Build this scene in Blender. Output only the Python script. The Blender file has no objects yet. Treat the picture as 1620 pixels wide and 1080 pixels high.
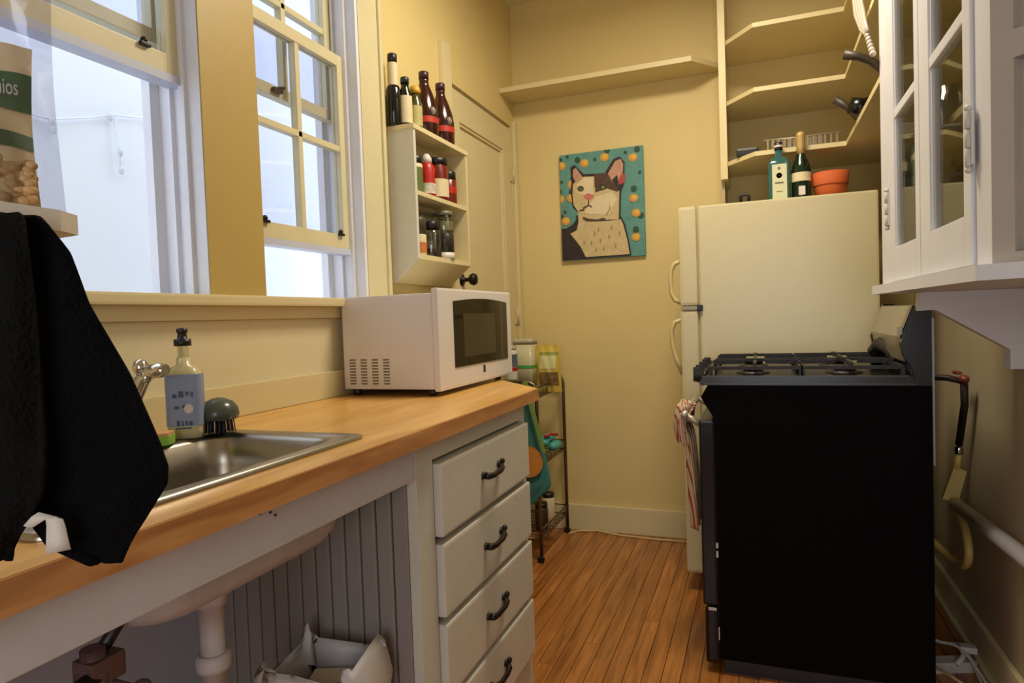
import bpy, bmesh, math, random
from mathutils import Vector, Matrix
random.seed(7)
sc = bpy.context.scene
# ------------------------------------------------------------ camera
cd = bpy.data.cameras.new('camera'); cam = bpy.data.objects.new('camera', cd)
sc.collection.objects.link(cam)
cd.sensor_width = 36; cd.lens = 36*1029.514/1620; cd.clip_start = 0.02
R3 = Matrix(((0.93461613, 0.02069261, 0.35505565), (0.35388801, 0.04537026, -0.93418671), (-0.03543973, 0.9987559, 0.03508091)))
cam.matrix_world = Matrix.Translation((0, 0, 1.124)) @ R3.to_4x4()
sc.camera = cam
# ------------------------------------------------------------ view, world, lights
sc.view_settings.view_transform = 'Standard'; sc.view_settings.look = 'None'
sc.view_settings.gamma = 1; sc.view_settings.use_curve_mapping = False
sc.view_settings.exposure = 0.0
w = bpy.data.worlds.new('world'); sc.world = w; w.use_nodes = True
bg = w.node_tree.nodes['Background']
bg.inputs[0].default_value = (0.74, 0.83, 1.0, 1); bg.inputs[1].default_value = 3.0

def area(name, loc, rot, size, power, col, sizey=None):
    l = bpy.data.lights.new(name, 'AREA'); l.energy = power; l.color = col; l.size = size
    if sizey: l.shape = 'RECTANGLE'; l.size_y = sizey
    o = bpy.data.objects.new(name, l); o.location = loc; o.rotation_euler = rot
    sc.collection.objects.link(o); return o
def point(name, loc, r, power, col):
    l = bpy.data.lights.new(name, 'POINT'); l.energy = power; l.color = col; l.shadow_soft_size = r
    o = bpy.data.objects.new(name, l); o.location = loc; sc.collection.objects.link(o); return o
area('ceiling_light', (-0.22, 1.95, 2.66), (0, 0, 0), 0.45, 31, (1.0, 0.88, 0.69))
area('rear_fill', (0.1, -1.35, 1.25), (math.radians(88), 0, 0), 1.0, 19, (0.84, 0.89, 1.0), 1.3)  # unseen cool fill lamp added behind the camera to brighten the apron
WARM = 1.0
# ------------------------------------------------------------ materials
def srgb(r, g, b):
    f = lambda c: (c/255/12.92) if c/255 <= .04045 else ((c/255+.055)/1.055)**2.4
    return (f(r), f(g), f(b), 1)
MATS = {}
def mat(name, rgb, rough=.5, metal=0, var=.06, scale=8, bump=.0, bscale=60, coat=0, stretch=(1, 1, 1), spec=.5):
    if name in MATS: return MATS[name]
    m = bpy.data.materials.new(name); m.use_nodes = True; nt = m.node_tree; N = nt.nodes; L = nt.links
    b = N['Principled BSDF']
    b.inputs['Roughness'].default_value = rough; b.inputs['Metallic'].default_value = metal
    b.inputs['Coat Weight'].default_value = coat; b.inputs['Specular IOR Level'].default_value = spec
    c = srgb(*rgb)
    tc = N.new('ShaderNodeTexCoord'); mp = N.new('ShaderNodeMapping'); mp.inputs['Scale'].default_value = stretch
    L.new(tc.outputs['Object'], mp.inputs[0])
    nz = N.new('ShaderNodeTexNoise'); nz.inputs['Scale'].default_value = scale; nz.inputs['Detail'].default_value = 4
    L.new(mp.outputs[0], nz.inputs['Vector'])
    mx = N.new('ShaderNodeMix'); mx.data_type = 'RGBA'
    mx.inputs[6].default_value = tuple(max(0, x*(1-var*1.6)) for x in c[:3])+(1,)
    mx.inputs[7].default_value = tuple(min(1, x*(1+var*1.6)) for x in c[:3])+(1,)
    L.new(nz.outputs[0], mx.inputs[0]); L.new(mx.outputs[2], b.inputs['Base Color'])
    if bump:
        n2 = N.new('ShaderNodeTexNoise'); n2.inputs['Scale'].default_value = bscale; n2.inputs['Detail'].default_value = 3
        L.new(mp.outputs[0], n2.inputs['Vector'])
        bp = N.new('ShaderNodeBump'); bp.inputs['Strength'].default_value = bump; bp.inputs['Distance'].default_value = .01
        L.new(n2.outputs[0], bp.inputs['Height']); L.new(bp.outputs[0], b.inputs['Normal'])
    MATS[name] = m; return m
def woodmat(name, dark, light, rough, stretch, scale=6, perobj=.0, coat=0, spec=.5):
    m = bpy.data.materials.new(name); m.use_nodes = True; nt = m.node_tree; N = nt.nodes; L = nt.links
    b = N['Principled BSDF']; b.inputs['Roughness'].default_value = rough; b.inputs['Coat Weight'].default_value = coat
    b.inputs['Specular IOR Level'].default_value = spec
    b.inputs['Coat Roughness'].default_value = .25
    geo = N.new('ShaderNodeNewGeometry'); mp = N.new('ShaderNodeMapping'); mp.inputs['Scale'].default_value = stretch
    L.new(geo.outputs['Position'], mp.inputs[0])
    oi = N.new('ShaderNodeObjectInfo')
    ad = N.new('ShaderNodeVectorMath'); ad.operation = 'ADD'; L.new(mp.outputs[0], ad.inputs[0])
    ml = N.new('ShaderNodeMath'); ml.operation = 'MULTIPLY'; ml.inputs[1].default_value = 31; L.new(oi.outputs['Random'], ml.inputs[0])
    if perobj: L.new(ml.outputs[0], ad.inputs[1])
    nz = N.new('ShaderNodeTexNoise'); nz.inputs['Scale'].default_value = scale; nz.inputs['Detail'].default_value = 6; nz.inputs['Distortion'].default_value = .6
    L.new(ad.outputs[0], nz.inputs['Vector'])
    cr = N.new('ShaderNodeValToRGB'); cr.color_ramp.elements[0].position = .3; cr.color_ramp.elements[1].position = .7
    cr.color_ramp.elements[0].color = srgb(*dark); cr.color_ramp.elements[1].color = srgb(*light)
    L.new(nz.outputs[0], cr.inputs[0])
    hs = N.new('ShaderNodeHueSaturation'); L.new(cr.outputs[0], hs.inputs['Color'])
    mr = N.new('ShaderNodeMapRange'); mr.inputs[3].default_value = 1-perobj; mr.inputs[4].default_value = 1+perobj
    L.new(oi.outputs['Random'], mr.inputs[0]); L.new(mr.outputs[0], hs.inputs['Value'])
    L.new(hs.outputs[0], b.inputs['Base Color'])
    MATS[name] = m; return m
def glassmat(name, tint=(1, 1, 1), gloss=.12, rough=.02, amp=.5):
    m = bpy.data.materials.new(name); m.use_nodes = True; nt = m.node_tree; N = nt.nodes; L = nt.links
    N.remove(N['Principled BSDF']); out = N['Material Output']
    t = N.new('ShaderNodeBsdfTransparent'); t.inputs[0].default_value = tint+(1,)
    g = N.new('ShaderNodeBsdfGlossy'); g.inputs['Roughness'].default_value = rough
    fr = N.new('ShaderNodeLayerWeight'); fr.inputs[0].default_value = .25
    nz = N.new('ShaderNodeTexNoise'); nz.inputs['Scale'].default_value = 5
    mm = N.new('ShaderNodeMath'); mm.operation = 'MULTIPLY_ADD'; mm.inputs[1].default_value = amp; mm.inputs[2].default_value = gloss
    L.new(fr.outputs['Fresnel'], mm.inputs[0])
    mx = N.new('ShaderNodeMixShader'); L.new(mm.outputs[0], mx.inputs[0]); L.new(t.outputs[0], mx.inputs[1]); L.new(g.outputs[0], mx.inputs[2])
    L.new(mx.outputs[0], out.inputs[0]); MATS[name] = m; return m

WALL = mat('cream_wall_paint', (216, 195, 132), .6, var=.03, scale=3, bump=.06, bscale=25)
COLM = mat('yellow_trim_paint', (184, 158, 88), .45, var=.03, scale=3, bump=.05, bscale=30)
SASHM = mat('cream_sash_paint', (208, 198, 158), .4, var=.04, scale=14, bump=.05, bscale=40)
TRIM = mat('white_trim_paint', (222, 222, 226), .4, var=.04, scale=10, bump=.06, bscale=40)
CREAMT = mat('cream_trim_paint', (214, 200, 154), .4, var=.03, scale=8, bump=.04, bscale=40)
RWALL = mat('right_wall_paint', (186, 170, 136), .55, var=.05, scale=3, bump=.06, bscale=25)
CEIL = mat('ceiling_paint', (222, 210, 170), .7, var=.02)
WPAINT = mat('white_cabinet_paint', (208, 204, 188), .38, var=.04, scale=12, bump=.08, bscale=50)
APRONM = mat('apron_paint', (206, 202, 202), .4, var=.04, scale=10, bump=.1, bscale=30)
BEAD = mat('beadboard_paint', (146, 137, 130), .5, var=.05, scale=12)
BASINW = mat('basin_underside', (190, 180, 176), .6, var=.14, scale=14, bump=.15, bscale=40)
FRIDGE = mat('fridge_enamel', (206, 194, 152), .3, var=.015, scale=4, bump=.05, bscale=260)
FRIDGEH = mat('fridge_handle_plastic', (206, 188, 130), .35)
BLACKE = mat('black_enamel', (8, 6, 6), .6, var=.1, bump=.04, bscale=150, spec=.06)
BLACKG = mat('black_gloss', (12, 11, 12), .24, var=.1)
IRON = mat('cast_iron', (30, 26, 24), .5, var=.2, bump=.2, bscale=120)
STEEL = mat('stainless', (170, 164, 152), .3, 1, var=.06, scale=20, stretch=(1, 12, 1))
CHROME = mat('chrome', (214, 212, 206), .14, 1, var=.03)
GREYM = mat('grey_metal', (120, 112, 98), .35, 1, var=.1)
PEWTER = mat('dark_pewter', (40, 34, 32), .38, .6, var=.2)
MWHITE = mat('microwave_white', (220, 214, 208), .35, var=.015)
MDARK = mat('microwave_glass', (36, 32, 24), .08, var=.1)
MDARK2 = mat('microwave_inner_mesh', (62, 56, 42), .25, var=.1)
SLOT = mat('slot_shadow_plastic', (122, 108, 94), .7)
BLACKP = mat('black_plastic', (22, 21, 22), .4, var=.1)
DARK = mat('dark_gap', (14, 11, 8), .9)
CLOTHK = mat('black_towel', (12, 12, 14), .95, var=.3, scale=50, bump=.6, bscale=260, spec=.1)
CLOTHG = mat('charcoal_towel', (21, 21, 20), .95, var=.35, scale=40, bump=.6, bscale=260, spec=.1)
TAGW = mat('white_fabric_tag', (222, 216, 202), .8, var=.06, scale=60)
OUTW = mat('outside_white_wall', (216, 219, 226), .8, var=.03, scale=1.2, bump=.1, bscale=4)
COUNTER = woodmat('butcher_block', (196, 142, 62), (226, 178, 96), .32, (9, 1.0, 9), 3.0, 0, coat=.35)
CEDGE = woodmat('butcher_block_edge', (164, 108, 60), (206, 150, 92), .5, (14, 1.6, 14), 3.0)
FLOORM = woodmat('oak_strip_floor', (132, 78, 34), (188, 122, 60), .28, (22, 1.5, 22), 2.4, .13, coat=.25)
SHELFW = mat('shelf_paint', (216, 200, 150), .45, var=.03, scale=8)
GLASSW = glassmat('window_glass', (.95, .96, 1.0), .01, amp=.22)
GLASSC = glassmat('cabinet_glass', (.90, .91, .88), .03, amp=.3)
GLASSB = glassmat('clear_jar_glass', (.80, .82, .78), .12)
PLAST = glassmat('clear_plastic_bag', (.88, .89, .95), .12, .12)

# ------------------------------------------------------------ mesh builder
MCACHE = {}
WLOC = {}
class MB:
    def __init__(s): s.v = []; s.f = []; s.mi = []; s.m = 0; s.sm = []
    def add(s, vs, fs, smooth=False):
        o = len(s.v); s.v += [tuple(map(float, x)) for x in vs]
        for f in fs: s.f.append(tuple(i+o for i in f)); s.mi.append(s.m); s.sm.append(smooth)
        return s
    def box(s, x0, x1, y0, y1, z0, z1, b=0):
        x0, x1 = sorted((x0, x1)); y0, y1 = sorted((y0, y1)); z0, z1 = sorted((z0, z1))
        if b:
            bm = bmesh.new(); bmesh.ops.create_cube(bm, size=1)
            for v in bm.verts: v.co = Vector(((x0+x1)/2+v.co.x*(x1-x0), (y0+y1)/2+v.co.y*(y1-y0), (z0+z1)/2+v.co.z*(z1-z0)))
            bmesh.ops.bevel(bm, geom=bm.edges[:], offset=b, segments=2, affect='EDGES', profile=.7)
            bm.verts.ensure_lookup_table()
            s.add([v.co[:] for v in bm.verts], [[v.index for v in f.verts] for f in bm.faces]); bm.free(); return s
        vs = [(x, y, z) for x in (x0, x1) for y in (y0, y1) for z in (z0, z1)]
        return s.add(vs, [(0, 1, 3, 2), (4, 6, 7, 5), (0, 4, 5, 1), (2, 3, 7, 6), (0, 2, 6, 4), (1, 5, 7, 3)])
    def prism(s, pts, axis, a, b):
        # pts: 2D outline in the two other axes (order x,y / x,z / y,z), extruded along axis from a to b
        def mk(p, t):
            if axis == 2: return (p[0], p[1], t)
            if axis == 1: return (p[0], t, p[1])
            return (t, p[0], p[1])
        n = len(pts); vs = [mk(p, a) for p in pts]+[mk(p, b) for p in pts]
        return s.add(vs, [tuple(range(n)), tuple(range(2*n-1, n-1, -1))]+[(i, (i+1) % n, (i+1) % n+n, i+n) for i in range(n)])
    def lathe(s, c, prof, seg=24, axis=(0, 0, 1), caps=True):
        ax = Vector(axis).normalized(); t = Vector((1, 0, 0)) if abs(ax.x) < .9 else Vector((0, 1, 0))
        u = ax.cross(t).normalized(); w2 = ax.cross(u)
        vs = []; c = Vector(c)
        for r, h in prof:
            for k in range(seg):
                a = 2*math.pi*k/seg; vs.append(c+ax*h+(u*math.cos(a)+w2*math.sin(a))*r)
        fs = []
        for i in range(len(prof)-1):
            for k in range(seg): fs.append((i*seg+k, i*seg+(k+1) % seg, (i+1)*seg+(k+1) % seg, (i+1)*seg+k))
        s.add(vs, fs, True)
        if caps:
            n = len(s.v)-len(vs)
            s.f.append(tuple(n+k for k in range(seg))[::-1]); s.mi.append(s.m); s.sm.append(False)
            n2 = n+(len(prof)-1)*seg
            s.f.append(tuple(n2+k for k in range(seg))); s.mi.append(s.m); s.sm.append(False)
        return s
    def tube(s, pts, r, seg=10, closed=False):
        P = [Vector(p) for p in pts]; n = len(P); rr = r if isinstance(r, (list, tuple)) else [r]*n
        vs = []; prev = None
        for i in range(n):
            if closed: d = P[(i+1) % n]-P[i-1]
            else: d = P[min(i+1, n-1)]-P[max(i-1, 0)]
            d.normalize()
            if prev is None:
                t = Vector((0, 0, 1)) if abs(d.z) < .9 else Vector((1, 0, 0)); u = d.cross(t).normalized()
            else:
                u = prev-d*prev.dot(d); u.normalize()
            prev = u; q = d.cross(u)
            for k in range(seg):
                a = 2*math.pi*k/seg; vs.append(P[i]+(u*math.cos(a)+q*math.sin(a))*rr[i])
        fs = []
        for i in range(n if closed else n-1):
            j = (i+1) % n
            for k in range(seg): fs.append((i*seg+k, i*seg+(k+1) % seg, j*seg+(k+1) % seg, j*seg+k))
        if not closed: fs += [tuple(range(seg))[::-1], tuple((n-1)*seg+k for k in range(seg))]
        return s.add(vs, fs, True)
    def ell(s, c, rx, ry, rz, rot=0, su=10, sv=7):
        vs = []; cr, sr = math.cos(rot), math.sin(rot)
        for i in range(sv+1):
            ph = math.pi*i/sv
            for k in range(su):
                a = 2*math.pi*k/su; x = rx*math.sin(ph)*math.cos(a); y = ry*math.sin(ph)*math.sin(a); z = rz*math.cos(ph)
                vs.append((c[0]+x*cr-y*sr, c[1]+x*sr+y*cr, c[2]+z))
        fs = [(i*su+k, (i+1)*su+k, (i+1)*su+(k+1) % su, i*su+(k+1) % su) for i in range(sv) for k in range(su)]
        return s.add(vs, fs, True)
    def loft(s, rings, smooth=True, cap0=False, cap1=False):
        n = len(rings[0]); vs = [p for r in rings for p in r]; fs = []
        for i in range(len(rings)-1):
            for k in range(n): fs.append((i*n+k, i*n+(k+1) % n, (i+1)*n+(k+1) % n, (i+1)*n+k))
        if cap0: fs.append(tuple(range(n))[::-1])
        if cap1: fs.append(tuple((len(rings)-1)*n+k for k in range(n)))
        return s.add(vs, fs, smooth)
    def grid(s, rows, smooth=True):
        n = len(rows[0]); vs = [p for r in rows for p in r]
        return s.add(vs, [(i*n+k, i*n+k+1, (i+1)*n+k+1, (i+1)*n+k) for i in range(len(rows)-1) for k in range(n-1)], smooth)
    def build(s, name, m, parent=None, origin=None, fix=True):
        xs, ys, zs = zip(*s.v)
        c = Vector(origin) if origin else Vector(((min(xs)+max(xs))/2, (min(ys)+max(ys))/2, min(zs)))
        rel = [(round(v[0]-c.x, 5), round(v[1]-c.y, 5), round(v[2]-c.z, 5)) for v in s.v]
        ms = m if isinstance(m, (list, tuple)) else [m]
        key = (tuple(rel), tuple(x.name for x in ms))
        me = MCACHE.get(key)
        if me is None:
            me = bpy.data.meshes.new(name); me.from_pydata(rel, [], s.f)
            for x in ms: me.materials.append(x)
            me.polygons.foreach_set('material_index', s.mi); me.polygons.foreach_set('use_smooth', s.sm)
            if fix:
                bm = bmesh.new(); bm.from_mesh(me); bmesh.ops.recalc_face_normals(bm, faces=bm.faces[:]); bm.to_mesh(me); bm.free()
            me.update(); MCACHE[key] = me
        o = bpy.data.objects.new(name, me); sc.collection.objects.link(o)
        pl = Vector(WLOC.get(parent.name, (0, 0, 0))) if parent else Vector((0, 0, 0))
        o.location = c-pl; o.parent = parent; WLOC[o.name] = tuple(c); return o
def spline(pts, n=6):
    o = []
    for j in range(len(pts)-1):
        p0 = Vector(pts[max(j-1, 0)]); p1 = Vector(pts[j]); p2 = Vector(pts[j+1]); p3 = Vector(pts[min(j+2, len(pts)-1)])
        for q in range(n):
            t = q/n; o.append((.5*((2*p1)+(p2-p0)*t+(2*p0-5*p1+4*p2-p3)*t**2+(3*p1-p0-3*p2+p3)*t**3))[:])
    o.append(tuple(pts[-1])); return o
def B(*a): return MB().box(*a)
def tag(o, label=None, cat=None, group=None, kind=None):
    for k, v in (('label', label), ('category', cat), ('group', group), ('kind', kind)):
        if v: o[k] = v
    return o
def thing(name, loc, label=None, cat=None, group=None, kind=None):
    o = bpy.data.objects.new(name, None); o.location = loc; o.empty_display_size = .05
    sc.collection.objects.link(o); WLOC[o.name] = tuple(loc); return tag(o, label, cat, group, kind)
def rrect(cx, cy, hx, hy, r, z, n=6):
    out = []
    for (sx, sy, a0) in ((1, 1, 0), (-1, 1, 90), (-1, -1, 180), (1, -1, 270)):
        for k in range(n+1):
            a = math.radians(a0+90*k/n); out.append((cx+sx*(hx-r)+r*math.cos(a), cy+sy*(hy-r)+r*math.sin(a), z))
    return out
def text(name, body, size, m, loc, right, up, parent, ext=.0004, sx=1.0):
    cu = bpy.data.curves.new(name, 'FONT'); cu.body = body; cu.size = size; cu.extrude = ext; cu.align_x = 'CENTER'; cu.align_y = 'CENTER'
    t = bpy.data.objects.new(name, cu); me = bpy.data.meshes.new_from_object(t)
    bpy.data.objects.remove(t); me.materials.append(m)
    o = bpy.data.objects.new(name, me); sc.collection.objects.link(o)
    r = Vector(right).normalized(); u = Vector(up).normalized(); n = r.cross(u)
    mt = Matrix((r*sx, u, n)).transposed().to_4x4(); pl = Vector(WLOC.get(parent.name, (0, 0, 0)))
    mt.translation = Vector(loc)-pl; o.parent = parent; o.matrix_local = mt; return o

XL, XR, YB, YF, ZC = -1.20, 0.64, 3.30, -1.6, 2.775
# ============================================================ SETTING
fl = thing('floor', (0, 0, 0), kind='structure')
B(XL-.1, XR+.1, YF, YB+.1, -.06, -.016).build('subfloor', DARK, fl)
x = XL; k = 0
while x < XR-.01:
    y = YF+random.uniform(.2, 1.0)*-1
    while y < YB:
        ln = random.choice((.75, 1.0, 1.3, 1.6)); y1 = min(y+ln, YB); y0 = max(y, YF)
        if y1-y0 > .05:
            B(x+.0011, min(x+.0549, XR), y0+.0006, y1-.0006, -.015, 0).build('floorboard', FLOORM, fl)
        y += ln
    x += .056
# walls
B(XL-.12, XR+.12, YB, YB+.12, 0, ZC).build('wall_back', WALL)['kind'] = 'structure'
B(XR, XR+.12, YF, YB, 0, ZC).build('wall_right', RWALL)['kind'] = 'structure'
B(XL-.12, XR+.12, YF-.12, YF, 0, ZC).build('wall_front', WALL)['kind'] = 'structure'
B(XL-.12, XR+.12, YF-.12, YB+.12, ZC, ZC+.1).build('ceiling', CEIL)['kind'] = 'structure'
# left wall with two window openings and a door opening
W1, W2 = (.51, 1.16), (1.335, 1.80); WZ = (1.18, 2.56); DY = (2.515, 3.25); DZ = 2.135
m = MB(); t0 = XL-.12
for (a, b) in ((YF, W1[0]), (W1[1], W2[0]), (W2[1], DY[0]), (DY[1], YB)): m.box(t0, XL, a, b, 0, ZC)
for (a, b) in (W1, W2): m.box(t0, XL, a, b, 0, WZ[0]); m.box(t0, XL, a, b, WZ[1], ZC)
m.box(t0, XL, DY[0], DY[1], DZ, ZC)
m.build('wall_left', WALL)['kind'] = 'structure'

# windows
def window(n, y0, y1, zl, latches, lk):
    """y0,y1 opening; zl = bottom of the raised inner sash"""
    root = thing('window_%d' % n, (XL-.06, (y0+y1)/2, WZ[0]), kind='structure')
    zt = 2.52; ym = (y0+y1)/2
    # jamb lining
    j = MB()
    j.box(-1.325, -1.177, y1-.004, y1+.010, WZ[0], WZ[1]); j.box(-1.325, -1.177, y0-.010, y0+.004, WZ[0], WZ[1])
    j.box(-1.325, -1.177, y0, y1, WZ[1]-.02, WZ[1])
    j.box(-1.262, -1.255, y1-.016, y1, WZ[0], WZ[1]); j.box(-1.262, -1.255, y0, y0+.016, WZ[0], WZ[1])
    j.box(-1.228, -1.212, y1-.016, y1, WZ[0], WZ[1], .002); j.box(-1.228, -1.212, y0, y0+.016, WZ[0], WZ[1], .002)
    j.box(-1.325, -1.30, y1-.03, y1, WZ[0], WZ[1]); j.box(-1.325, -1.30, y0, y0+.03, WZ[0], WZ[1])
    j.build('jamb_lining', TRIM, root)
    B(-1.36, -1.2, y0, y1, WZ[0]-.02, WZ[0]+.004).build('sill_board', TRIM, root)
    def sash(name, x0, x1, za, zb, a, b, rows, st=.042, rb=.044, rt=.035, mw=.018):
        s = MB(); s.box(x0, x1, a, a+st, za, zb, .002); s.box(x0, x1, b-st, b, za, zb, .002)
        s.box(x0, x1, a+st, b-st, za, za+rb, .002); s.box(x0, x1, a+st, b-st, zb-rt, zb, .002)
        s.box(x0+.004, x1-.002, ym-mw/2, ym+mw/2, za+rb, zb-rt, .002)
        for r in rows: s.box(x0+.004, x1-.002, a+st, b-st, r-mw/2, r+mw/2, .002)
        so = s.build(name, SASHM, root)
        zz = [za+rb]+list(rows)+[zb-rt]; xm = (x0+x1)/2-.004
        for i in range(len(zz)-1):
            for (p, q) in ((a+st, ym), (ym, b-st)):
                B(xm, xm+.003, p, q, zz[i], zz[i+1]).build('pane', GLASSW, so)
        return so
    zt1 = zl+.615
    so = sash('lower_sash', -1.254, -1.224, zl+.006, zt1, y0+.002, y1-.002, [zl+.32])
    B(-1.262, -1.220, y0+.002, y1-.002, zl-.012, zl+.006).build('bottom_rail_edge', mat('bluish_rail_paint', (190, 196, 214), .4), so)
    for ly in latches:
        l = MB(); l.box(-1.224, -1.214, ly-.012, ly+.012, zl+.044, zl+.052, .002); l.lathe((-1.222, ly, zl+.052), [(.006, 0), (.008, .006), (.004, .012)], 10)
        l.build('sash_lift', PEWTER, so)
    us = sash('upper_sash', -1.296, -1.266, 1.775, zt, y0+.002, y1-.002, [2.05, 2.29], rb=.032)
    l = MB(); l.box(-1.266, -1.252, lk-.018, lk+.018, 1.785, 1.797, .003)
    l.tube([(-1.258, lk, 1.797), (-1.25, lk+.02, 1.803)], .005, 8)
    l.build('sash_lock', PEWTER, us)
    return root
window(1, W1[0], W1[1], 1.692, (1.055,), .78)
window(2, W2[0], W2[1], 1.358, (1.40, 1.735), 1.517)
B(-1.2, -1.174, W1[1]-.002, W2[0]+.002, 1.203, 2.56).build('trim_1', COLM)['kind'] = 'structure'
t = MB(); t.box(-1.2, -1.176, W2[1]+.012, 1.925, 1.2, 2.64, .002); t.box(-1.2, -1.168, 1.925, 1.945, 1.2, 2.64, .004)
t.build('trim_2', SASHM)['kind'] = 'structure'
t = MB(); t.box(-1.2, -1.172, W1[0]-.12, 1.945, 2.56, 2.68, .003); t.box(-1.2, -1.176, W1[0]-.12, W1[0]-.012, 1.2, 2.56, .002)
t.build('trim_3', SASHM)['kind'] = 'structure'
t = MB(); t.box(-1.215, -1.150, .35, 1.92, 1.178, 1.203, .006); t.box(-1.2, -1.178, .37, 1.90, 1.145, 1.178, .003)
t.build('trim_4', CREAMT)['kind'] = 'structure'
# outside: the neighbouring white wall across the light well
B(-2.75, -2.68, -4.5, 6.5, -1.0, 4.4).build('wall_outside', OUTW)['kind'] = 'structure'
B(-2.68, -1.33, -4.5, 6.5, -1.0, -.9).build('trim_5', OUTW)['kind'] = 'structure'
sl = thing('string_lights', (-2.66, 1.8, 1.9), 'thin strand of string lights hooked on the white wall outside the left window', 'string lights')
pts = [(-2.66, 1.1, 2.06), (-2.66, 1.45, 1.99), (-2.66, 1.84, 1.995), (-2.66, 2.0, 2.045), (-2.66, 2.12, 2.09), (-2.66, 2.5, 2.16)]
MB().tube(pts, .004, 6).build('wire', mat('clear_wire', (214, 216, 220), .5), sl)
for (y, z) in ((1.84, 1.985), (1.845, 1.955), (2.1, 2.075), (2.14, 1.93), (2.14, 1.85)):
    MB().ell((-2.655, y, z), .012, .012, .02).build('bulb', mat('string_bulb', (196, 198, 204), .2), sl)
MB().tube([(-2.66, 2.12, 2.09), (-2.66, 2.14, 1.95), (-2.66, 2.14, 1.84)], .003, 6).build('hanging_wire', MATS['clear_wire'], sl)

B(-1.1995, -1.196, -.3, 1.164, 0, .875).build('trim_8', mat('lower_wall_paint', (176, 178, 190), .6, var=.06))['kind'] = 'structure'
B(-1.1998, -1.194, -.3, 1.905, .912, 1.144).build('trim_9', mat('splash_paint', (216, 206, 168), .5, var=.03))['kind'] = 'structure'
# door in the left wall
d = thing('door_1', (-1.22, DY[0], 0), kind='structure')
a, b = DY[0]+.004, DY[1]-.004; zt = DZ-.014
s = MB(); X0, X1 = -1.245, -1.206
s.box(X0, X1, a, a+.105, .006, zt, .002); s.box(X0, X1, b-.105, b, .006, zt, .002)
for (z0, z1) in ((.006, .22), (.92, 1.10), (zt-.13, zt)): s.box(X0, X1, a+.105, b-.105, z0, z1, .002)
s.build('door_frame', CREAMT, d)
for (z0, z1) in ((.22, .92), (1.10, zt-.13)):
    p = MB(); p.box(X0+.01, X1-.016, a+.105, b-.105, z0, z1)
    for q in ((a+.105, a+.118, z0, z1), (b-.118, b-.105, z0, z1)): p.box(X0+.012, X1-.006, *q, .004)
    for q in ((z0, z0+.013), (z1-.013, z1)): p.box(X0+.012, X1-.006, a+.118, b-.118, *q, .004)
    p.build('door_panel', CREAMT, d)
k = MB(); k.lathe((-1.206, 2.585, 1.30), [(.026, 0), (.026, .005), (.009, .008), (.009, .035), (.022, .042), (.027, .055), (.022, .068), (.004, .073)], 20, (1, 0, 0))
k.build('door_knob', PEWTER, d)
for z in (.28, 1.136, 1.886):
    h = MB(); h.tube([(-1.196, DY[1]+.004, z-.045), (-1.196, DY[1]+.004, z+.045)], .006, 10)
    h.box(-1.205, -1.199, DY[1]-.024, DY[1]+.028, z-.042, z+.042, .001)
    for q in (-.028, 0, .028): h.ell((-1.199, DY[1]+.02, z+q), .003, .004, .004)
    h.build('hinge', mat('painted_hinge', (206, 190, 140), .4, bump=.1), d)
B(-1.5, -1.49, DY[0]-.05, DY[1]+.05, 0, DZ+.03).build('dark_gap_backing', DARK, d)  # near-black sheet added behind the door so its gap reads as dark shade
t = MB(); t.box(-1.2, -1.178, 2.425, 2.503, 0, 2.27, .003); t.box(-1.2, -1.182, 3.262, 3.295, 0, 2.16, .003)
t.build('trim_6', CREAMT)['kind'] = 'structure'

def bb(name, x0, x1, y0, y1, h):
    m = MB(); m.box(x0, x1, y0, y1, 0, h, .004); m.build(name, CREAMT)['kind'] = 'structure'
bb('baseboard_back', XL+.002, XR-.002, YB-.018, YB-.001, .135)
bb('baseboard_right', XR-.018, XR-.001, YF, YB-.02, .12)
m = MB(); m.box(XR-.034, XR-.018, YF, YB-.03, 0, .022, .004); m.build('trim_7', CREAMT)['kind'] = 'structure'

# back wall shelf, left
s = thing('wall_shelf', (-.7, 3.2, 2.25), 'long plain cream shelf board with a clipped corner above the cat painting', 'shelf')
MB().prism([(-1.199, 3.299), (-1.199, 3.1), (-.262, 3.1), (-.150, 3.25), (-.150, 3.299)], 2, 2.262, 2.285).build('board', SHELFW, s)
# corner shelving above the fridge
cs = thing('corner_shelving', (.2, 3.1, 1.6), 'cream corner shelves with clipped ends built above the fridge', 'shelving')
for z in (1.775, 2.035, 2.295):
    MB().prism([(-.112, 3.298), (-.112, 3.03), (0, 2.89), (.335, 2.89), (.335, 2.105), (.638, 2.105), (.638, 3.298)], 2, z-.018, z).build('shelf', SHELFW, cs)
B(-.142, -.113, 3.02, 3.298, 1.70, 2.774).build('side_board', SHELFW, cs)
B(-.142, -.128, 3.06, 3.298, 1.545, 1.70).build('lower_board', mat('grey_cream_paint', (176, 160, 118), .5), cs)

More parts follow.
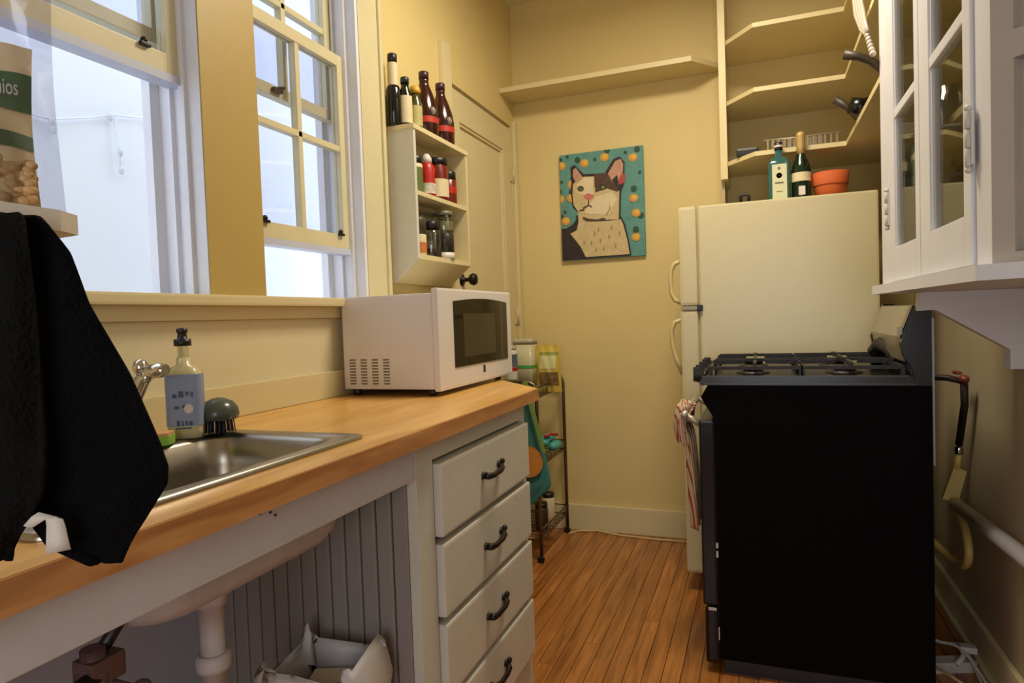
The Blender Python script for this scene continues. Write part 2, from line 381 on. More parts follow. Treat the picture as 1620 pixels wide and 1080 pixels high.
# ============================================================ COUNTER
ct = MB(); Z0, Z1 = .876, .910
ct.box(-1.198, -1.105, -.3, 1.03, Z0, Z1); ct.box(-.712, -.632, -.3, 1.03, Z0, Z1); ct.box(-1.105, -.712, -.3, .47, Z0, Z1)
ct.prism([(-1.198, 1.03), (-.632, 1.03), (-.632, 1.868), (-.85, 2.118), (-.90, 2.235), (-1.198, 2.235)], 2, Z0, Z1)
cto = thing('countertop', (-.9, 1, Z0), 'honey coloured butcher block counter under the windows with a clipped far corner', 'countertop')
ct.build('worktop', COUNTER, cto)
e = MB(); e.box(-.634, -.629, -.3, 1.868, Z0-.001, Z1-.001)
e.prism([(-.629, 1.868), (-.847, 2.121), (-.852, 2.116), (-.634, 1.866)], 2, Z0-.001, Z1-.001)
e.build('worktop_edge', CEDGE, cto)
bs = thing('backsplash_board', (-1.185, 1, .91), 'low cream backsplash board along the wall behind the counter', 'backsplash')
B(-1.1935, -1.178, -.3, 2.2, .9105, .988, .003).build('board', CREAMT, bs)
ap = thing('counter_apron', (-.66, .5, .80), 'white painted board running under the counter front left of the drawers', 'apron')
m = MB(); m.box(-.68, -.66, -.3, 1.156, .803, .8755, .002)
m.box(-.6605, -.6575, .35, 1.156, .862, .8752); m.build('board', APRONM, ap)
for (y, z) in ((.715, .868), (.745, .857), (.735, .864)): MB().ell((-.6575, y, z-.004), .001, .0025, .002).build('nail_head', PEWTER, ap)

# drawer cabinet
dc = thing('drawer_cabinet', (-.9, 1.5, 0), 'white painted base cabinet with four drawers and black pulls under the counter', 'cabinet')
y0, y1 = 1.158, 1.815
m = MB(); m.box(-.683, -.66, y0, y0+.072, 0, .8755, .002); m.box(-.683, -.66, y1-.012, y1, 0, .8755, .001)
m.box(-.683, -.66, y0+.072, y1-.012, .828, .8755)
m.box(-.683, -.66, y0+.072, y1-.012, 0, .115); m.build('face_frame', WPAINT, dc)
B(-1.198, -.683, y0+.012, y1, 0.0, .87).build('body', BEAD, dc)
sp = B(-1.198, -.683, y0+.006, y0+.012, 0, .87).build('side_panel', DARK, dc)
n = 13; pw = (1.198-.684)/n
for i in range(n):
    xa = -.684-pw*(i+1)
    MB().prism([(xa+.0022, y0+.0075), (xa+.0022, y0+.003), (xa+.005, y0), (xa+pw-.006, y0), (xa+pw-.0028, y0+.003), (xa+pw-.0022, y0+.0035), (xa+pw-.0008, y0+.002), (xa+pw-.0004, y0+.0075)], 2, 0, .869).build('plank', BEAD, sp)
zt = .818
for i in range(4):
    z1 = zt-.176*i; z0 = z1-.160
    dr = B(-.683, -.642, y0+.078, y1-.016, max(z0, .12), z1, .007).build('drawer', WPAINT, dc)
    zc = (z0+z1)/2+.004; yc = 1.505
    h = MB()
    pts = [(-.634, yc-.052, zc), (-.628, yc-.045, zc-.003), (-.625, yc-.02, zc-.006), (-.624, yc, zc-.004), (-.625, yc+.022, zc-.005), (-.628, yc+.042, zc-.001), (-.634, yc+.050, zc+.006)]
    h.tube(pts, [.009, .0085, .007, .0065, .007, .0085, .007], 8)
    h.lathe((-.643, yc-.05, zc-.001), [(.011, 0), (.009, .004), (.007, .009)], 10, (1, 0, 0)); h.lathe((-.643, yc+.05, zc+.006), [(.010, 0), (.008, .004), (.006, .009)], 10, (1, 0, 0))
    h.ell((-.632, yc+.056, zc+.013), .007, .008, .008)
    h.build('handle', PEWTER, dr)

# sink
sk = thing('sink', (-.9, .75, .7), 'stainless steel drop-in sink set in the counter', 'sink')
cx, cy = -.908, .742
rings = [rrect(cx, cy, .213, .298, .02, .9105), rrect(cx, cy, .213, .298, .02, .9165), rrect(cx, cy, .205, .290, .02, .9185)]
bx, by, hx, hy = -.872, .795, .140, .198
m = MB()
m.loft(rings+[rrect(bx, by, hx+.01, hy+.01, .05, .9165), rrect(bx, by, hx, hy, .05, .908), rrect(bx, by, hx-.006, hy-.006, .05, .86), rrect(bx, by, hx-.012, hy-.012, .05, .765), rrect(bx, by, hx-.03, hy-.03, .05, .742), rrect(bx, by, .03, .03, .029, .735)], True, False, True)
m.build('bowl', STEEL, sk)
m = MB(); m.loft([rrect(bx+.0, by, .158, .212, .06, .905), rrect(bx, by, .158, .212, .06, .785), rrect(bx, by, .152, .208, .06, .757), rrect(bx, by, .136, .192, .06, .737), rrect(bx, by, .11, .165, .06, .727), rrect(bx, by, .05, .08, .04, .722)], True, False, True)
m.build('basin_underside', BASINW, sk)
MB().lathe((bx, by, .736), [(.034, 0), (.034, .003), (.024, .004), (.02, .001)], 20).build('drain', CHROME, sk)
# drain pipe
dp = thing('drain_pipe', (-.83, .78, 0), 'grimy white vertical drain pipe under the sink', 'pipe')
m = MB(); px, py = -.82, .775
m.lathe((px, py, .0), [(.0185, 0), (.0185, .60), (.021, .60), (.021, .605), (.0185, .605), (.0185, .69), (.024, .69), (.024, .716)], 20)
m.build('pipe', BASINW, dp)
MB().lathe((px, py, .585), [(.024, 0), (.027, .008), (.027, .02), (.023, .028)], 12).build('collar', BASINW, dp)
m = MB(); m.tube([(px, py, .7), (px+.01, py+.035, .712), (px+.012, py+.075, .727)], .012, 10); m.build('elbow', BASINW, dp)
# supply valve and dark pipes
sv = thing('supply_valve', (-.75, .5, .6), 'dark corroded water valve and pipes under the counter', 'pipe')
def pxp(*p): return p
m = MB(); m.tube([(-.70, .12, .700), (-.74, .40, .700), (-.765, .555, .706)], .011, 10); m.build('supply_pipe', mat('dark_rusty_pipe', (58, 46, 44), .5, .5, var=.3), sv)
m = MB(); m.lathe((-.77, .545, .69), [(.014, 0), (.019, .006), (.019, .022), (.014, .028), (.014, .05)], 10); m.box(-.788, -.752, .53, .575, .696, .728, .004)
m.build('valve_body', mat('valve_brass', (110, 84, 82), .45, .4, var=.3), sv)
m = MB(); m.tube([(-.77, .56, .735), (-.78, .60, .762), (-.79, .63, .80)], .008, 8); m.build('supply_hose', BLACKP, sv)
m = MB(); m.tube([(-.77, .545, .695), (-.77, .545, .62), (-.775, .54, .40), (-.775, .54, 0)], .009, 8); m.build('lower_hose', BLACKP, sv)
m = MB(); m.tube([(-.76, .56, .69), (-.745, .578, .675)], .006, 8); m.ell((-.742, .583, .672), .010, .016, .012, 0); m.build('valve_handle', MATS['valve_brass'], sv)
# faucet
fc = thing('faucet', (-1.06, .72, .918), 'chrome single-lever faucet at the back of the sink', 'faucet')
m = MB(); m.lathe((-1.085, .845, .9175), [(.028, 0), (.028, .006), (.020, .012), (.019, .05)], 20)
m.tube([(-1.085, .845, .935), (-1.068, .86, 1.0), (-1.040, .86, 1.038), (-1.022, .86, 1.050)], [.015, .013, .011, .010], 14)
m.lathe((-1.03, .86, 1.051), [(.010, 0), (.013, .004), (.013, .030), (.010, .034), (.010, .042)], 16, (1, .05, .10))
m.build('spout', CHROME, fc)
m = MB(); m.tube([(-1.100, .855, .95), (-1.082, .862, 1.01), (-1.055, .862, 1.045)], [.010, .008, .006], 10); m.ell((-1.050, .862, 1.060), .014, .014, .015)
m.build('lever', CHROME, fc)
# soap bottle
sb = thing('soap_bottle', (-1.04, .94, .918), 'clear pump bottle of dish soap with blue-grey label and black cap behind the sink', 'bottle')
def orient(cx, cy, ang, hx, hy, r, z, n=4):
    return [(cx+(p[0])*math.cos(ang)-(p[1])*math.sin(ang), cy+p[0]*math.sin(ang)+p[1]*math.cos(ang), z) for p in rrect(0, 0, hx, hy, r, z, n)]
A = math.radians(35); SC = (-1.037, .945)
m = MB(); m.loft([orient(*SC, A, .029, .020, .010, .918), orient(*SC, A, .031, .022, .011, .93), orient(*SC, A, .031, .022, .011, 1.036), orient(*SC, A, .024, .019, .013, 1.052), orient(*SC, A, .013, .013, .0129, 1.058), orient(*SC, A, .012, .012, .0119, 1.072)], True, True, True)
m.build('body', mat('soap_liquid', (206, 196, 150), .15, var=.03), sb)
m = MB(); m.loft([orient(*SC, A, .0322, .0232, .012, .942), orient(*SC, A, .0322, .0232, .012, 1.040)], True); lb = m.build('label', mat('blue_grey_label', (138, 150, 178), .5, var=.06), sb)
m = MB(); cr, sr = math.cos(A), math.sin(A)
def onl(u, z, du, dz):
    # small print marks on the label's camera side
    q = []
    for (a, b2) in ((-du, -dz), (du, -dz), (du, dz), (-du, dz)):
        lx = (u+a)*.76; ly = -.0236; q.append((SC[0]+lx*cr-ly*sr, SC[1]+lx*sr+ly*cr, z+b2))
    return q
for (u, z, du, dz) in ((-.018, 1.0, .005, .004), (-.003, 1.003, .006, .006), (.011, 1.004, .004, .004), (.022, 1.002, .003, .005), (-.014, .978, .006, .003), (.004, .98, .006, .003), (-.012, .948, .004, .005), (-.002, .947, .002, .005), (.007, .948, .003, .004), (.017, .947, .004, .004), (0, .938, .018, .0012)):
    m.add(onl(u, z, du, dz), [(0, 1, 2, 3)])
tag(m.build('label_print', mat('label_print_dark', (62, 74, 100), .5), lb, fix=False), kind='stuff')
m = MB(); q = [(SC[0]+(.010+.008*math.cos(t))*cr+.0237*sr, SC[1]+(.010+.008*math.cos(t))*sr-.0237*cr, .975+.009*math.sin(t)) for t in [i*math.pi/8 for i in range(16)]]
m.add(q, [tuple(range(16))]); m.build('label_spot', mat('label_spot', (226, 206, 190), .5), lb, fix=False)
m = MB(); m.lathe((*SC, 1.07), [(.010, 0), (.010, .024), (.014, .024)], 14); m.build('neck', GLASSB, sb)
m = MB(); m.lathe((*SC, 1.094), [(.0155, 0), (.0155, .013), (.009, .014), (.008, .024), (.010, .026), (.010, .033), (.004, .035)], 16); m.build('pump_cap', BLACKP, sb)
# dish scrubber
db = thing('dish_brush', (-1.01, 1.0, .92), 'round dark grey-green palm dish brush behind the sink', 'brush')
MB().lathe((-1.012, 1.0, .945), [(.036, 0), (.039, .008), (.037, .022), (.028, .034), (.013, .041), (.002, .043)], 24).build('grip', mat('grey_green_plastic', (74, 82, 70), .25, var=.15), db)
m = MB()
for i in range(70):
    a = random.uniform(0, 6.28); r = random.uniform(0, .03); m.tube([(-1.012+r*math.cos(a), 1.0+r*math.sin(a), .9185), (-1.012+r*.9*math.cos(a), 1+r*.9*math.sin(a), .947)], .0016, 4)
tag(m.build('bristles', mat('dark_bristles', (46, 54, 66), .6, var=.2), db), kind='stuff')
sg = thing('sponge', (-1.03, .87, .918), 'lime green and white dish sponge in front of the soap bottle', 'sponge')
A2 = math.radians(30)
MB().loft([orient(-1.035, .865, A2, .034, .020, .005, .9185), orient(-1.035, .865, A2, .035, .021, .006, .935)], False, True, True).build('sponge_pad', mat('lime_sponge', (140, 190, 70), .9, var=.15, scale=60, bump=.4), sg)
MB().loft([orient(-1.035, .865, A2, .034, .020, .005, .9352), orient(-1.035, .865, A2, .034, .020, .005, .940)], False, True, True).build('scouring_layer', mat('orange_scourer', (214, 160, 110), .9, bump=.4), sg)

# paper bag in the bin under the sink
tb = thing('trash_bin', (-.82, 1.0, 0), 'white bin lined with a crumpled paper bag under the counter', 'bin')
def pos(px, py, z): return (px, py, z)
bc = (-.805, 1.025); BD = -.105
m = MB(); m.loft([orient(*bc, .1, .078, .070, .02, 0), orient(*bc, .1, .094, .085, .02, .46+BD), orient(*bc, .1, .088, .078, .02, .46+BD), orient(*bc, .1, .08, .068, .02, .02)], False, True, True)
m.build('bin_body', mat('bin_plastic', (150, 146, 146), .5), tb)
m = MB(); rings = []
N0 = 48
for k, (z, s) in enumerate(((.40, 1.0), (.46, 1.04), (.52, 1.05), (.57, 1.0), (.585, .95), (.565, .90), (.50, .86))):
    ring = []
    base = orient(*bc, .1, .094*s, .085*s, .02, z+BD, 11)
    for i, p in enumerate(base):
        w_ = 0 if k < 2 else 1
        j = .010*math.sin(i*1.3+k)*w_; zz = z+BD+w_*(.020*math.sin(i*.42+.7)+.010*math.sin(i*1.1+2))*min(1, (k-1)/2)
        ring.append((p[0]+j, p[1]+.008*math.cos(i*.9)*w_, zz))
    rings.append(ring)
m.loft(rings, True); m.build('paper_bag', mat('white_paper', (206, 200, 198), .8, var=.06, scale=20, bump=.8, bscale=9), tb)
tc = thing('takeout_carton', (-.82, 1.03, .46), 'small pale cardboard carton sitting in the bin under the sink', 'carton')
m = MB(); m.loft([orient(bc[0]+.015, bc[1], .35, .040, .036, .003, .28), orient(bc[0]+.015, bc[1], .35, .042, .038, .003, .440)], False, True, True); m.build('carton_body', mat('carton_card', (206, 190, 160), .7), tc)
m = MB(); m.add([(bc[0]+.02, bc[1]-.04, .438), (bc[0]+.05, bc[1]-.02, .438), (bc[0]+.06, bc[1]-.03, .458), (bc[0]+.03, bc[1]-.052, .458)], [(0, 1, 2, 3)]); m.build('flap', MATS['carton_card'], tc, fix=False)

# ============================================================ MICROWAVE
mw = thing('microwave', (-1.0, 1.9, .91), 'white countertop microwave with dark door glass on the counter', 'microwave')
x0, x1, y0, y1, z0, z1 = -1.165, -.862, 1.64, 2.20, .930, 1.205
m = MB(); m.box(x0, x1, y0, y1, z0, z1, .006); m.build('casing', MWHITE, mw)
m = MB()
for c in range(4):
    for r in range(9):
        xx = -1.133+c*.0385; zz = .947+r*.0088
        m.box(xx-.0105, xx+.0105, y0-.0008, y0+.002, zz-.0023, zz+.0023)
m.build('vent_slots', SLOT, mw)
fp = MB(); fp.box(-.862, -.842, y0-.002, y1+.012, z0-.006, z1+.014, .007); fo = fp.build('door', MWHITE, mw)
# window with a bowed top edge
def bow(x, g=0):
    ya, yb, za, zb = 1.735+g, 2.165-g, .985+g, 1.182-g
    pts = [(ya, za), (yb, za)]+[(yb+(ya-yb)*t/8, zb+.010*math.sin(math.pi*t/8)) for t in range(9)]
    return pts
MB().prism(bow(0), 0, -.8425, -.8395).build('door_window', MDARK, fo)
MB().prism([(1.80, 1.012), (2.05, 1.012), (2.05, 1.145), (1.80, 1.145)], 0, -.8398, -.8388).build('window_mesh', MDARK2, fo)
m = MB(); m.box(-.8398, -.8386, 2.105, 2.112, .99, 1.18); m.build('door_seam', mat('seam_grey', (96, 92, 84), .3), fo)
m = MB(); m.box(-.8422, -.8412, 1.945, 1.962, .953, .976, .001); eb = m.build('emblem', BLACKP, fo)
m = MB(); m.box(-.8412, -.8406, 1.951, 1.956, .964, .972); m.box(-.8412, -.8406, 1.953, 1.958, .956, .961); m.build('emblem_mark', MATS['seam_grey'], fo)
for (xx, yy) in ((-1.14, 1.67), (-.885, 1.67), (-.885, 2.17), (-1.14, 2.17)): MB().lathe((xx, yy, .911), [(.012, 0), (.014, .006), (.014, .02)], 12).build('foot', BLACKP, mw)

# ============================================================ SPICE RACK
sr_ = thing('spice_rack', (-1.14, 2.18, 1.27), 'small white open wall rack with three shelves right of the window', 'shelf')
ya, yb = 1.970, 2.405; xb, xf = -1.166, -1.080
prof = [(xb, 1.272), (xf, 1.342), (xf, 1.812), (xb-.006, 1.812)]
xb2 = -1.176
MB().prism([(xb2, 1.262), (xf, 1.342), (xf, 1.797), (xb2, 1.797)], 1, ya, ya+.016).build('side', WPAINT, sr_)
MB().prism([(xb2, 1.262), (xf, 1.342), (xf, 1.797), (xb2, 1.797)], 1, yb-.016, yb).build('side', SHELFW, sr_)
B(xb2, xf+.004, ya-.002, yb+.002, 1.780, 1.797, .002).build('top_shelf', CREAMT, sr_)
for z in (1.560, ): B(xb2, xf-.002, ya+.016, yb-.016, z, z+.015, .001).build('shelf', CREAMT, sr_)
MB().prism([(xb2, 1.262), (xf-.001, 1.340), (xf-.001, 1.357), (xb2, 1.357)], 1, ya+.016, yb-.016).build('bottom_shelf', CREAMT, sr_)
B(-1.199, xb2, ya, yb, 1.262, 1.797).build('back_board', CREAMT, sr_)

def bottle(name, label, cat, c, prof, m, capr=None, capm=None, lab=None, labm=None, group=None, extra=None):
    t = thing(name, c, label, cat, group)
    MB().lathe(c, prof, 20).build('glass' if cat == 'bottle' else 'body', m, t)
    if capr: MB().lathe((c[0], c[1], c[2]+capr[0]), capr[1], 16).build('cap', capm, t)
    if lab:
        r, za, zb = lab; lo = MB().lathe((c[0], c[1], c[2]+za), [(r, 0), (r, zb-za)], 20, caps=False).build('label', labm, t)
    if extra: extra(t)
    return t
OILD = mat('dark_bottle_glass', (24, 22, 16), .12, var=.1); CRM = mat('cream_label', (214, 200, 160), .5, var=.08, scale=60)
BRN = mat('syrup_amber', (54, 20, 14), .15, var=.2); GRN = mat('olive_glass', (70, 72, 30), .15, var=.2)
YEL = mat('yellow_cap', (206, 160, 50), .4); REDP = mat('red_plastic', (176, 34, 28), .35, var=.1); WHP = mat('white_plastic', (216, 208, 196), .4)
RDB = mat('red_brown_sauce', (110, 32, 22), .25, var=.2); GRL = mat('green_label', (96, 110, 50), .5, var=.15, scale=60)
MULT = mat('printed_label', (200, 170, 130), .5, var=.4, scale=70)
TZ = 1.7975
bottle('sauce_bottle', 'tall dark bottle with cream neck and black cap, leftmost on the rack top', 'bottle', (-1.158, 1.985, TZ), [(.022, 0), (.025, .004), (.025, .125), (.021, .135), (.016, .142), (.015, .22)], OILD, (.215, [(.0165, 0), (.0165, .030), (.014, .032)]), BLACKP, (.0185, .137, .215), CRM)
bottle('sauce_bottle', 'short dark bottle with cream picture label beside the tall one on the rack top', 'bottle', (-1.128, 2.012, TZ), [(.022, 0), (.023, .004), (.023, .11), (.014, .135), (.013, .15)], OILD, (.15, [(.015, 0), (.015, .02), (.012, .022)]), mat('dark_green_cap', (30, 44, 36), .3), (.0236, .012, .105), CRM)
bottle('sauce_bottle', 'olive bottle with a yellow cap beside the syrup bottles on the rack top', 'bottle', (-1.118, 2.066, TZ), [(.022, 0), (.023, .004), (.023, .095), (.015, .115), (.014, .135)], GRN, (.13, [(.018, 0), (.020, .012), (.015, .026), (.007, .03)]), YEL, (.0236, .015, .085), mat('pale_olive_label', (178, 170, 110), .5, var=.1, scale=60))
def syl(c):
    def f(t):
        m = MB(); m.lathe((c[0], c[1], c[2]+.046), [(.0503, 0), (.0503, .022)], 20, caps=False); m.build('red_band', mat('red_label', (178, 48, 36), .4), t)
        m = MB(); m.ell((c[0]+.044, c[1]-.022, c[2]+.086), .010, .014, .016); m.ell((c[0]+.048, c[1]-.02, c[2]+.084), .008, .006, .007); m.build('label_badge', mat('badge_grey', (130, 122, 110), .4, var=.5, scale=90), t)
    return f
for (yy, lb_) in ((2.158, 'amber syrup bottle with a red band, the nearer of the pair on the rack top'), (2.290, 'amber syrup bottle with a red band, at the right end of the rack top')):
    c = (-1.130, yy, TZ)
    bottle('syrup_bottle', lb_, 'bottle', c, [(.046, 0), (.049, .006), (.0495, .085), (.044, .12), (.031, .16), (.021, .185), (.0165, .20), (.0175, .202), (.0175, .215)], BRN, (.212, [(.0185, 0), (.0185, .026), (.015, .028)]), mat('burgundy_cap', (60, 26, 34), .35), group='syrup bottles on the rack top', extra=syl(c))
# middle shelf
SZ = 1.5755
bottle('spice_jar', 'pale green jar with a black lid at the left of the middle rack shelf', 'jar', (-1.122, 2.050, SZ), [(.026, 0), (.027, .003), (.027, .10), (.022, .108)], CRM, (.105, [(.026, 0), (.026, .024), (.023, .026)]), BLACKP, (.0275, .0, .09), GRL)
bottle('squeeze_bottle', 'red and white squeeze bottle on the middle rack shelf', 'bottle', (-1.112, 2.122, SZ), [(.028, 0), (.030, .004), (.030, .045), (.026, .07), (.030, .10), (.020, .118), (.014, .126)], REDP, (.120, [(.018, 0), (.018, .018), (.008, .034)]), WHP, (.0308, .008, .045), mat('white_floral_label', (206, 190, 170), .5, var=.5, scale=90))
bottle('sauce_jar', 'squat red sauce jar with black lid and cream label, middle rack shelf', 'jar', (-1.122, 2.222, SZ), [(.040, 0), (.042, .004), (.042, .115), (.036, .13), (.036, .136)], RDB, (.134, [(.039, 0), (.039, .022), (.036, .024)]), BLACKP, (.0426, .012, .078), CRM)
bottle('spice_jar', 'small red-capped dark jar at the right of the middle rack shelf', 'jar', (-1.118, 2.305, SZ), [(.030, 0), (.032, .003), (.032, .09), (.027, .096)], RDB, (.095, [(.030, 0), (.030, .027), (.027, .03)]), BLACKP, (.0326, .04, .065), REDP)
# bottom shelf
SZ = 1.3575
bottle('spice_jar', 'small jar with an orange label at the left of the bottom rack shelf', 'jar', (-1.115, 2.045, SZ), [(.026, 0), (.027, .003), (.027, .07), (.024, .076)], CRM, (.075, [(.027, 0), (.027, .055), (.023, .06)]), mat('mottled_dark_lid', (70, 60, 46), .4, var=.4, scale=60), (.0276, .008, .045), mat('orange_label', (190, 110, 60), .5, var=.3, scale=80))
bottle('spice_jar', 'clear glass jar with black lid and dark seeds on the bottom rack shelf', 'jar', (-1.118, 2.145, SZ), [(.035, 0), (.037, .004), (.037, .09), (.027, .105)], GLASSB, (.105, [(.029, 0), (.029, .024), (.026, .026)]), BLACKP, (.0362, .003, .03), mat('peppercorns', (50, 22, 20), .6, var=.4, scale=90))
bottle('spice_jar', 'black spice tin with a pale base at the right of the bottom rack shelf', 'jar', (-1.110, 2.240, SZ), [(.036, 0), (.036, .024), (.032, .024), (.032, .09)], WHP, (.024, [(.035, 0), (.035, .068), (.032, .072)]), mat('charcoal_tin', (44, 40, 38), .35), None)
bottle('spice_jar', 'clear faceted jar standing on the black tin on the bottom rack shelf', 'jar', (-1.110, 2.240, SZ+.0965), [(.033, 0), (.035, .004), (.035, .062), (.031, .068)], GLASSB, (.068, [(.034, 0), (.034, .014), (.030, .016)]), mat('grey_lid', (120, 116, 96), .4), (.0342, .012, .045), mat('pale_green_label', (170, 166, 120), .5, var=.3, scale=80))
g = thing('glass_canister', (-1.15, 2.2, SZ), 'large clear rectangular glass canister at the back of the bottom rack shelf', 'jar')
m = MB(); m.box(-1.174, -1.150, 2.10, 2.36, SZ, SZ+.165, .006); m.build('body', GLASSB, g)
m = MB(); m.box(-1.175, -1.149, 2.098, 2.362, SZ+.1655, SZ+.178, .004); m.build('lid', mat('grey_lid', (120, 116, 96), .4), g)

# ============================================================ PAINTING
pt = thing('cat_painting', (-.73, 3.29, 1.41), 'canvas of a black and white cat on teal with small fruit, on the back wall', 'painting')
PX0, PX1, PZ0, PZ1 = -.948, -.518, 1.415, 1.958
B(PX0, PX1, 3.278, 3.299, PZ0, PZ1, .002).build('canvas', mat('canvas_teal', (88, 142, 134), .55, var=.16, scale=24, bump=.2, bscale=90), pt)
def c2(x, y):
    u = (x-152-(y-180)*.03)/636; yt = 175-55*u; yb_ = 985-22*u; v = 1-(y-yt)/(yb_-yt)
    return (PX0+min(max(u, .003), .997)*(PX1-PX0), PZ0+min(max(v, .003), .997)*(PZ1-PZ0))
layer = [0]
def paint(name, pts, m):
    layer[0] += 1; y = 3.2777-layer[0]*.00012; q = [c2(*p) for p in pts]
    mb = MB(); mb.add([(p[0], y, p[1]) for p in q], [tuple(range(len(q)))]); mb.add([(p[0], 3.2785, p[1]) for p in q], [tuple(range(len(q)))]); return mb.build(name, m, pt, fix=False)
def P_(n, c, v=.12, s=40): return mat('paint_'+n, c, .55, var=v, scale=s, bump=.15, bscale=90)
BK = P_('black', (38, 28, 28), .3); CT = P_('fur', (196, 176, 128), .16, 36); CD = P_('fur_dark', (166, 140, 86), .2); PK = P_('pink', (196, 110, 104)); EARP = P_('ear_pink', (186, 142, 118), .2)
WH = P_('white_fur', (216, 200, 162), .08); OR = P_('orange', (204, 148, 60), .15); YL = P_('yellow', (214, 178, 76), .1); GR = P_('leaf_green', (30, 74, 48), .2); RD = P_('ear_red', (170, 70, 62), .2); GE = P_('eye_green', (110, 124, 60)); DB = P_('brown', (78, 52, 40), .3)
def disc(cx, cy, rx, ry, n=14, a0=0): return [(cx+rx*math.cos(a0+2*math.pi*i/n), cy+ry*math.sin(a0+2*math.pi*i/n)) for i in range(n)]
for (x_, y_, lx, ly) in ((170, 255, 155, 215), (350, 240, 295, 215), (503, 200, 522, 150), (715, 210, 745, 150), (250, 400, 262, 350), (160, 510, 150, 455), (722, 520, 722, 450), (740, 635, 775, 655), (205, 680, 165, 650), (740, 820, 738, 762), (245, 505, 250, 460)):
    paint('fruit_leaves', disc(lx, ly, 24, 26, 7, x_), GR); paint('fruit', disc(x_, y_, 34, 32), OR); paint('fruit_light', disc(x_+4, y_-6, 20, 18), YL)
for (x_, y_) in ((218, 188), (430, 215), (172, 380), (765, 325), (198, 610), (660, 170), (148, 305)): paint('leaf_fleck', disc(x_, y_, 12, 13, 6), GR)
paint('body_dark', [(163, 740), (215, 735), (262, 705), (290, 665), (345, 780), (360, 975), (163, 985)], BK)
paint('neck_outline', [(285, 640), (625, 650), (660, 720), (690, 850), (708, 960), (340, 975), (300, 860), (235, 780), (290, 730)], BK)
paint('chest_fur', [(300, 620), (608, 640), (645, 720), (678, 850), (694, 950), (362, 962), (320, 880), (240, 778), (290, 755), (305, 690)], CT)
paint('head_outline', [(242, 270), (275, 252), (345, 325), (505, 325), (570, 220), (618, 200), (655, 245), (655, 400), (630, 470), (625, 680), (540, 690), (430, 690), (330, 640), (262, 575), (245, 470), (250, 380)], BK)
paint('face_fur', [(262, 400), (300, 365), (345, 345), (430, 345), (435, 470), (520, 440), (600, 470), (616, 460), (612, 680), (500, 682), (370, 668), (310, 625), (268, 560), (258, 480)], CT)
paint('cheek_light', [(300, 395), (355, 350), (420, 352), (415, 480), (345, 490), (290, 460)], WH)
paint('muzzle_light', [(440, 500), (560, 470), (600, 520), (540, 640), (420, 640), (360, 610), (390, 560)], WH)
paint('forehead_patch', [(425, 330), (520, 325), (560, 380), (605, 440), (600, 470), (530, 440), (490, 455), (445, 460), (430, 430)], DB)
paint('left_ear_inner', [(262, 290), (285, 275), (335, 345), (330, 365), (285, 390), (262, 340)], EARP)
paint('right_ear_inner', [(530, 330), (585, 235), (625, 220), (645, 260), (640, 370), (600, 430), (560, 385)], EARP)
paint('right_ear_red', [(600, 400), (640, 320), (662, 350), (655, 400), (625, 415)], RD)
paint('ear_stripe', [(560, 380), (600, 340), (610, 400), (605, 440)], BK)
paint('left_eye', disc(322, 437, 26, 22), BK); paint('left_iris', disc(322, 439, 17, 15), GE); paint('left_pupil', disc(322, 438, 7, 11), BK)
paint('right_eye', disc(492, 430, 26, 20), BK); paint('right_iris', disc(494, 432, 15, 13), GE)
paint('nose', [(345, 490), (380, 472), (425, 490), (415, 510), (385, 530), (352, 508)], PK)
paint('mouth_line', [(378, 530), (386, 530), (388, 562), (412, 575), (408, 584), (384, 570), (350, 590), (352, 605), (310, 608), (308, 600), (345, 592), (340, 580), (378, 562)], DB)
paint('lip_light', [(355, 600), (420, 598), (505, 605), (480, 630), (400, 638), (352, 622)], WH)
paint('chin_shadow', [(340, 650), (380, 668), (450, 676), (500, 665), (520, 676), (450, 690), (370, 688), (340, 670)], DB)
paint('jaw_line', [(545, 560), (552, 600), (520, 650), (515, 640), (540, 600)], CD)
for (x_, y_) in ((460, 755), (475, 840), (405, 855), (540, 810), (590, 880), (430, 780), (500, 900), (440, 905), (620, 790), (350, 850), (560, 740)): paint('fur_fleck', disc(x_, y_, 7, 18, 6), CD)

# ============================================================ FRIDGE
fr = thing('refrigerator', (.06, 2.95, 0), 'cream top-freezer refrigerator seen from its side, behind the stove', 'refrigerator')
ya, yb = 2.660, 3.255
B(-.215, .41, ya+.004, yb, .035, 1.54, .008).build('body', FRIDGE, fr)
B(-.200, .40, ya+.02, yb-.02, .0, .035).build('base_grille', BLACKP, fr)
B(-.291, -.222, ya, yb, 1.150, 1.540, .012).build('freezer_door', FRIDGE, fr)
B(-.291, -.222, ya, yb, .078, 1.132, .012).build('fridge_door', FRIDGE, fr)
B(-.222, -.215, ya+.012, yb-.01, .08, 1.535).build('gasket', mat('door_gasket', (176, 160, 116), .6), fr)
m = MB(); m.box(-.285, -.205, ya-.003, ya+.03, 1.133, 1.149, .002); m.build('hinge_plate', mat('hinge_grey', (150, 140, 118), .35, .5), fr)
m = MB(); m.box(-.226, -.204, ya-.006, ya+.03, 1.128, 1.152, .003); m.build('hinge_cap', BLACKP, fr)
for (za, zb) in ((1.163, 1.330), (.875, 1.095)):
    pts = [(-.290, ya+.03, zb), (-.312, ya+.03, zb-.010), (-.326, ya+.03, zb-.035), (-.329, ya+.03, (za+zb)/2+.01), (-.327, ya+.03, za+.04), (-.314, ya+.03, za+.012), (-.290, ya+.03, za)]
    if za < 1: pts = [(-.290, ya+.03, zb), (-.316, ya+.03, zb-.008), (-.330, ya+.03, zb-.04), (-.328, ya+.03, zb-.10), (-.314, ya+.03, zb-.16), (-.290, ya+.03, za)]
    MB().tube(pts, .009, 10).build('handle', FRIDGEH, fr)
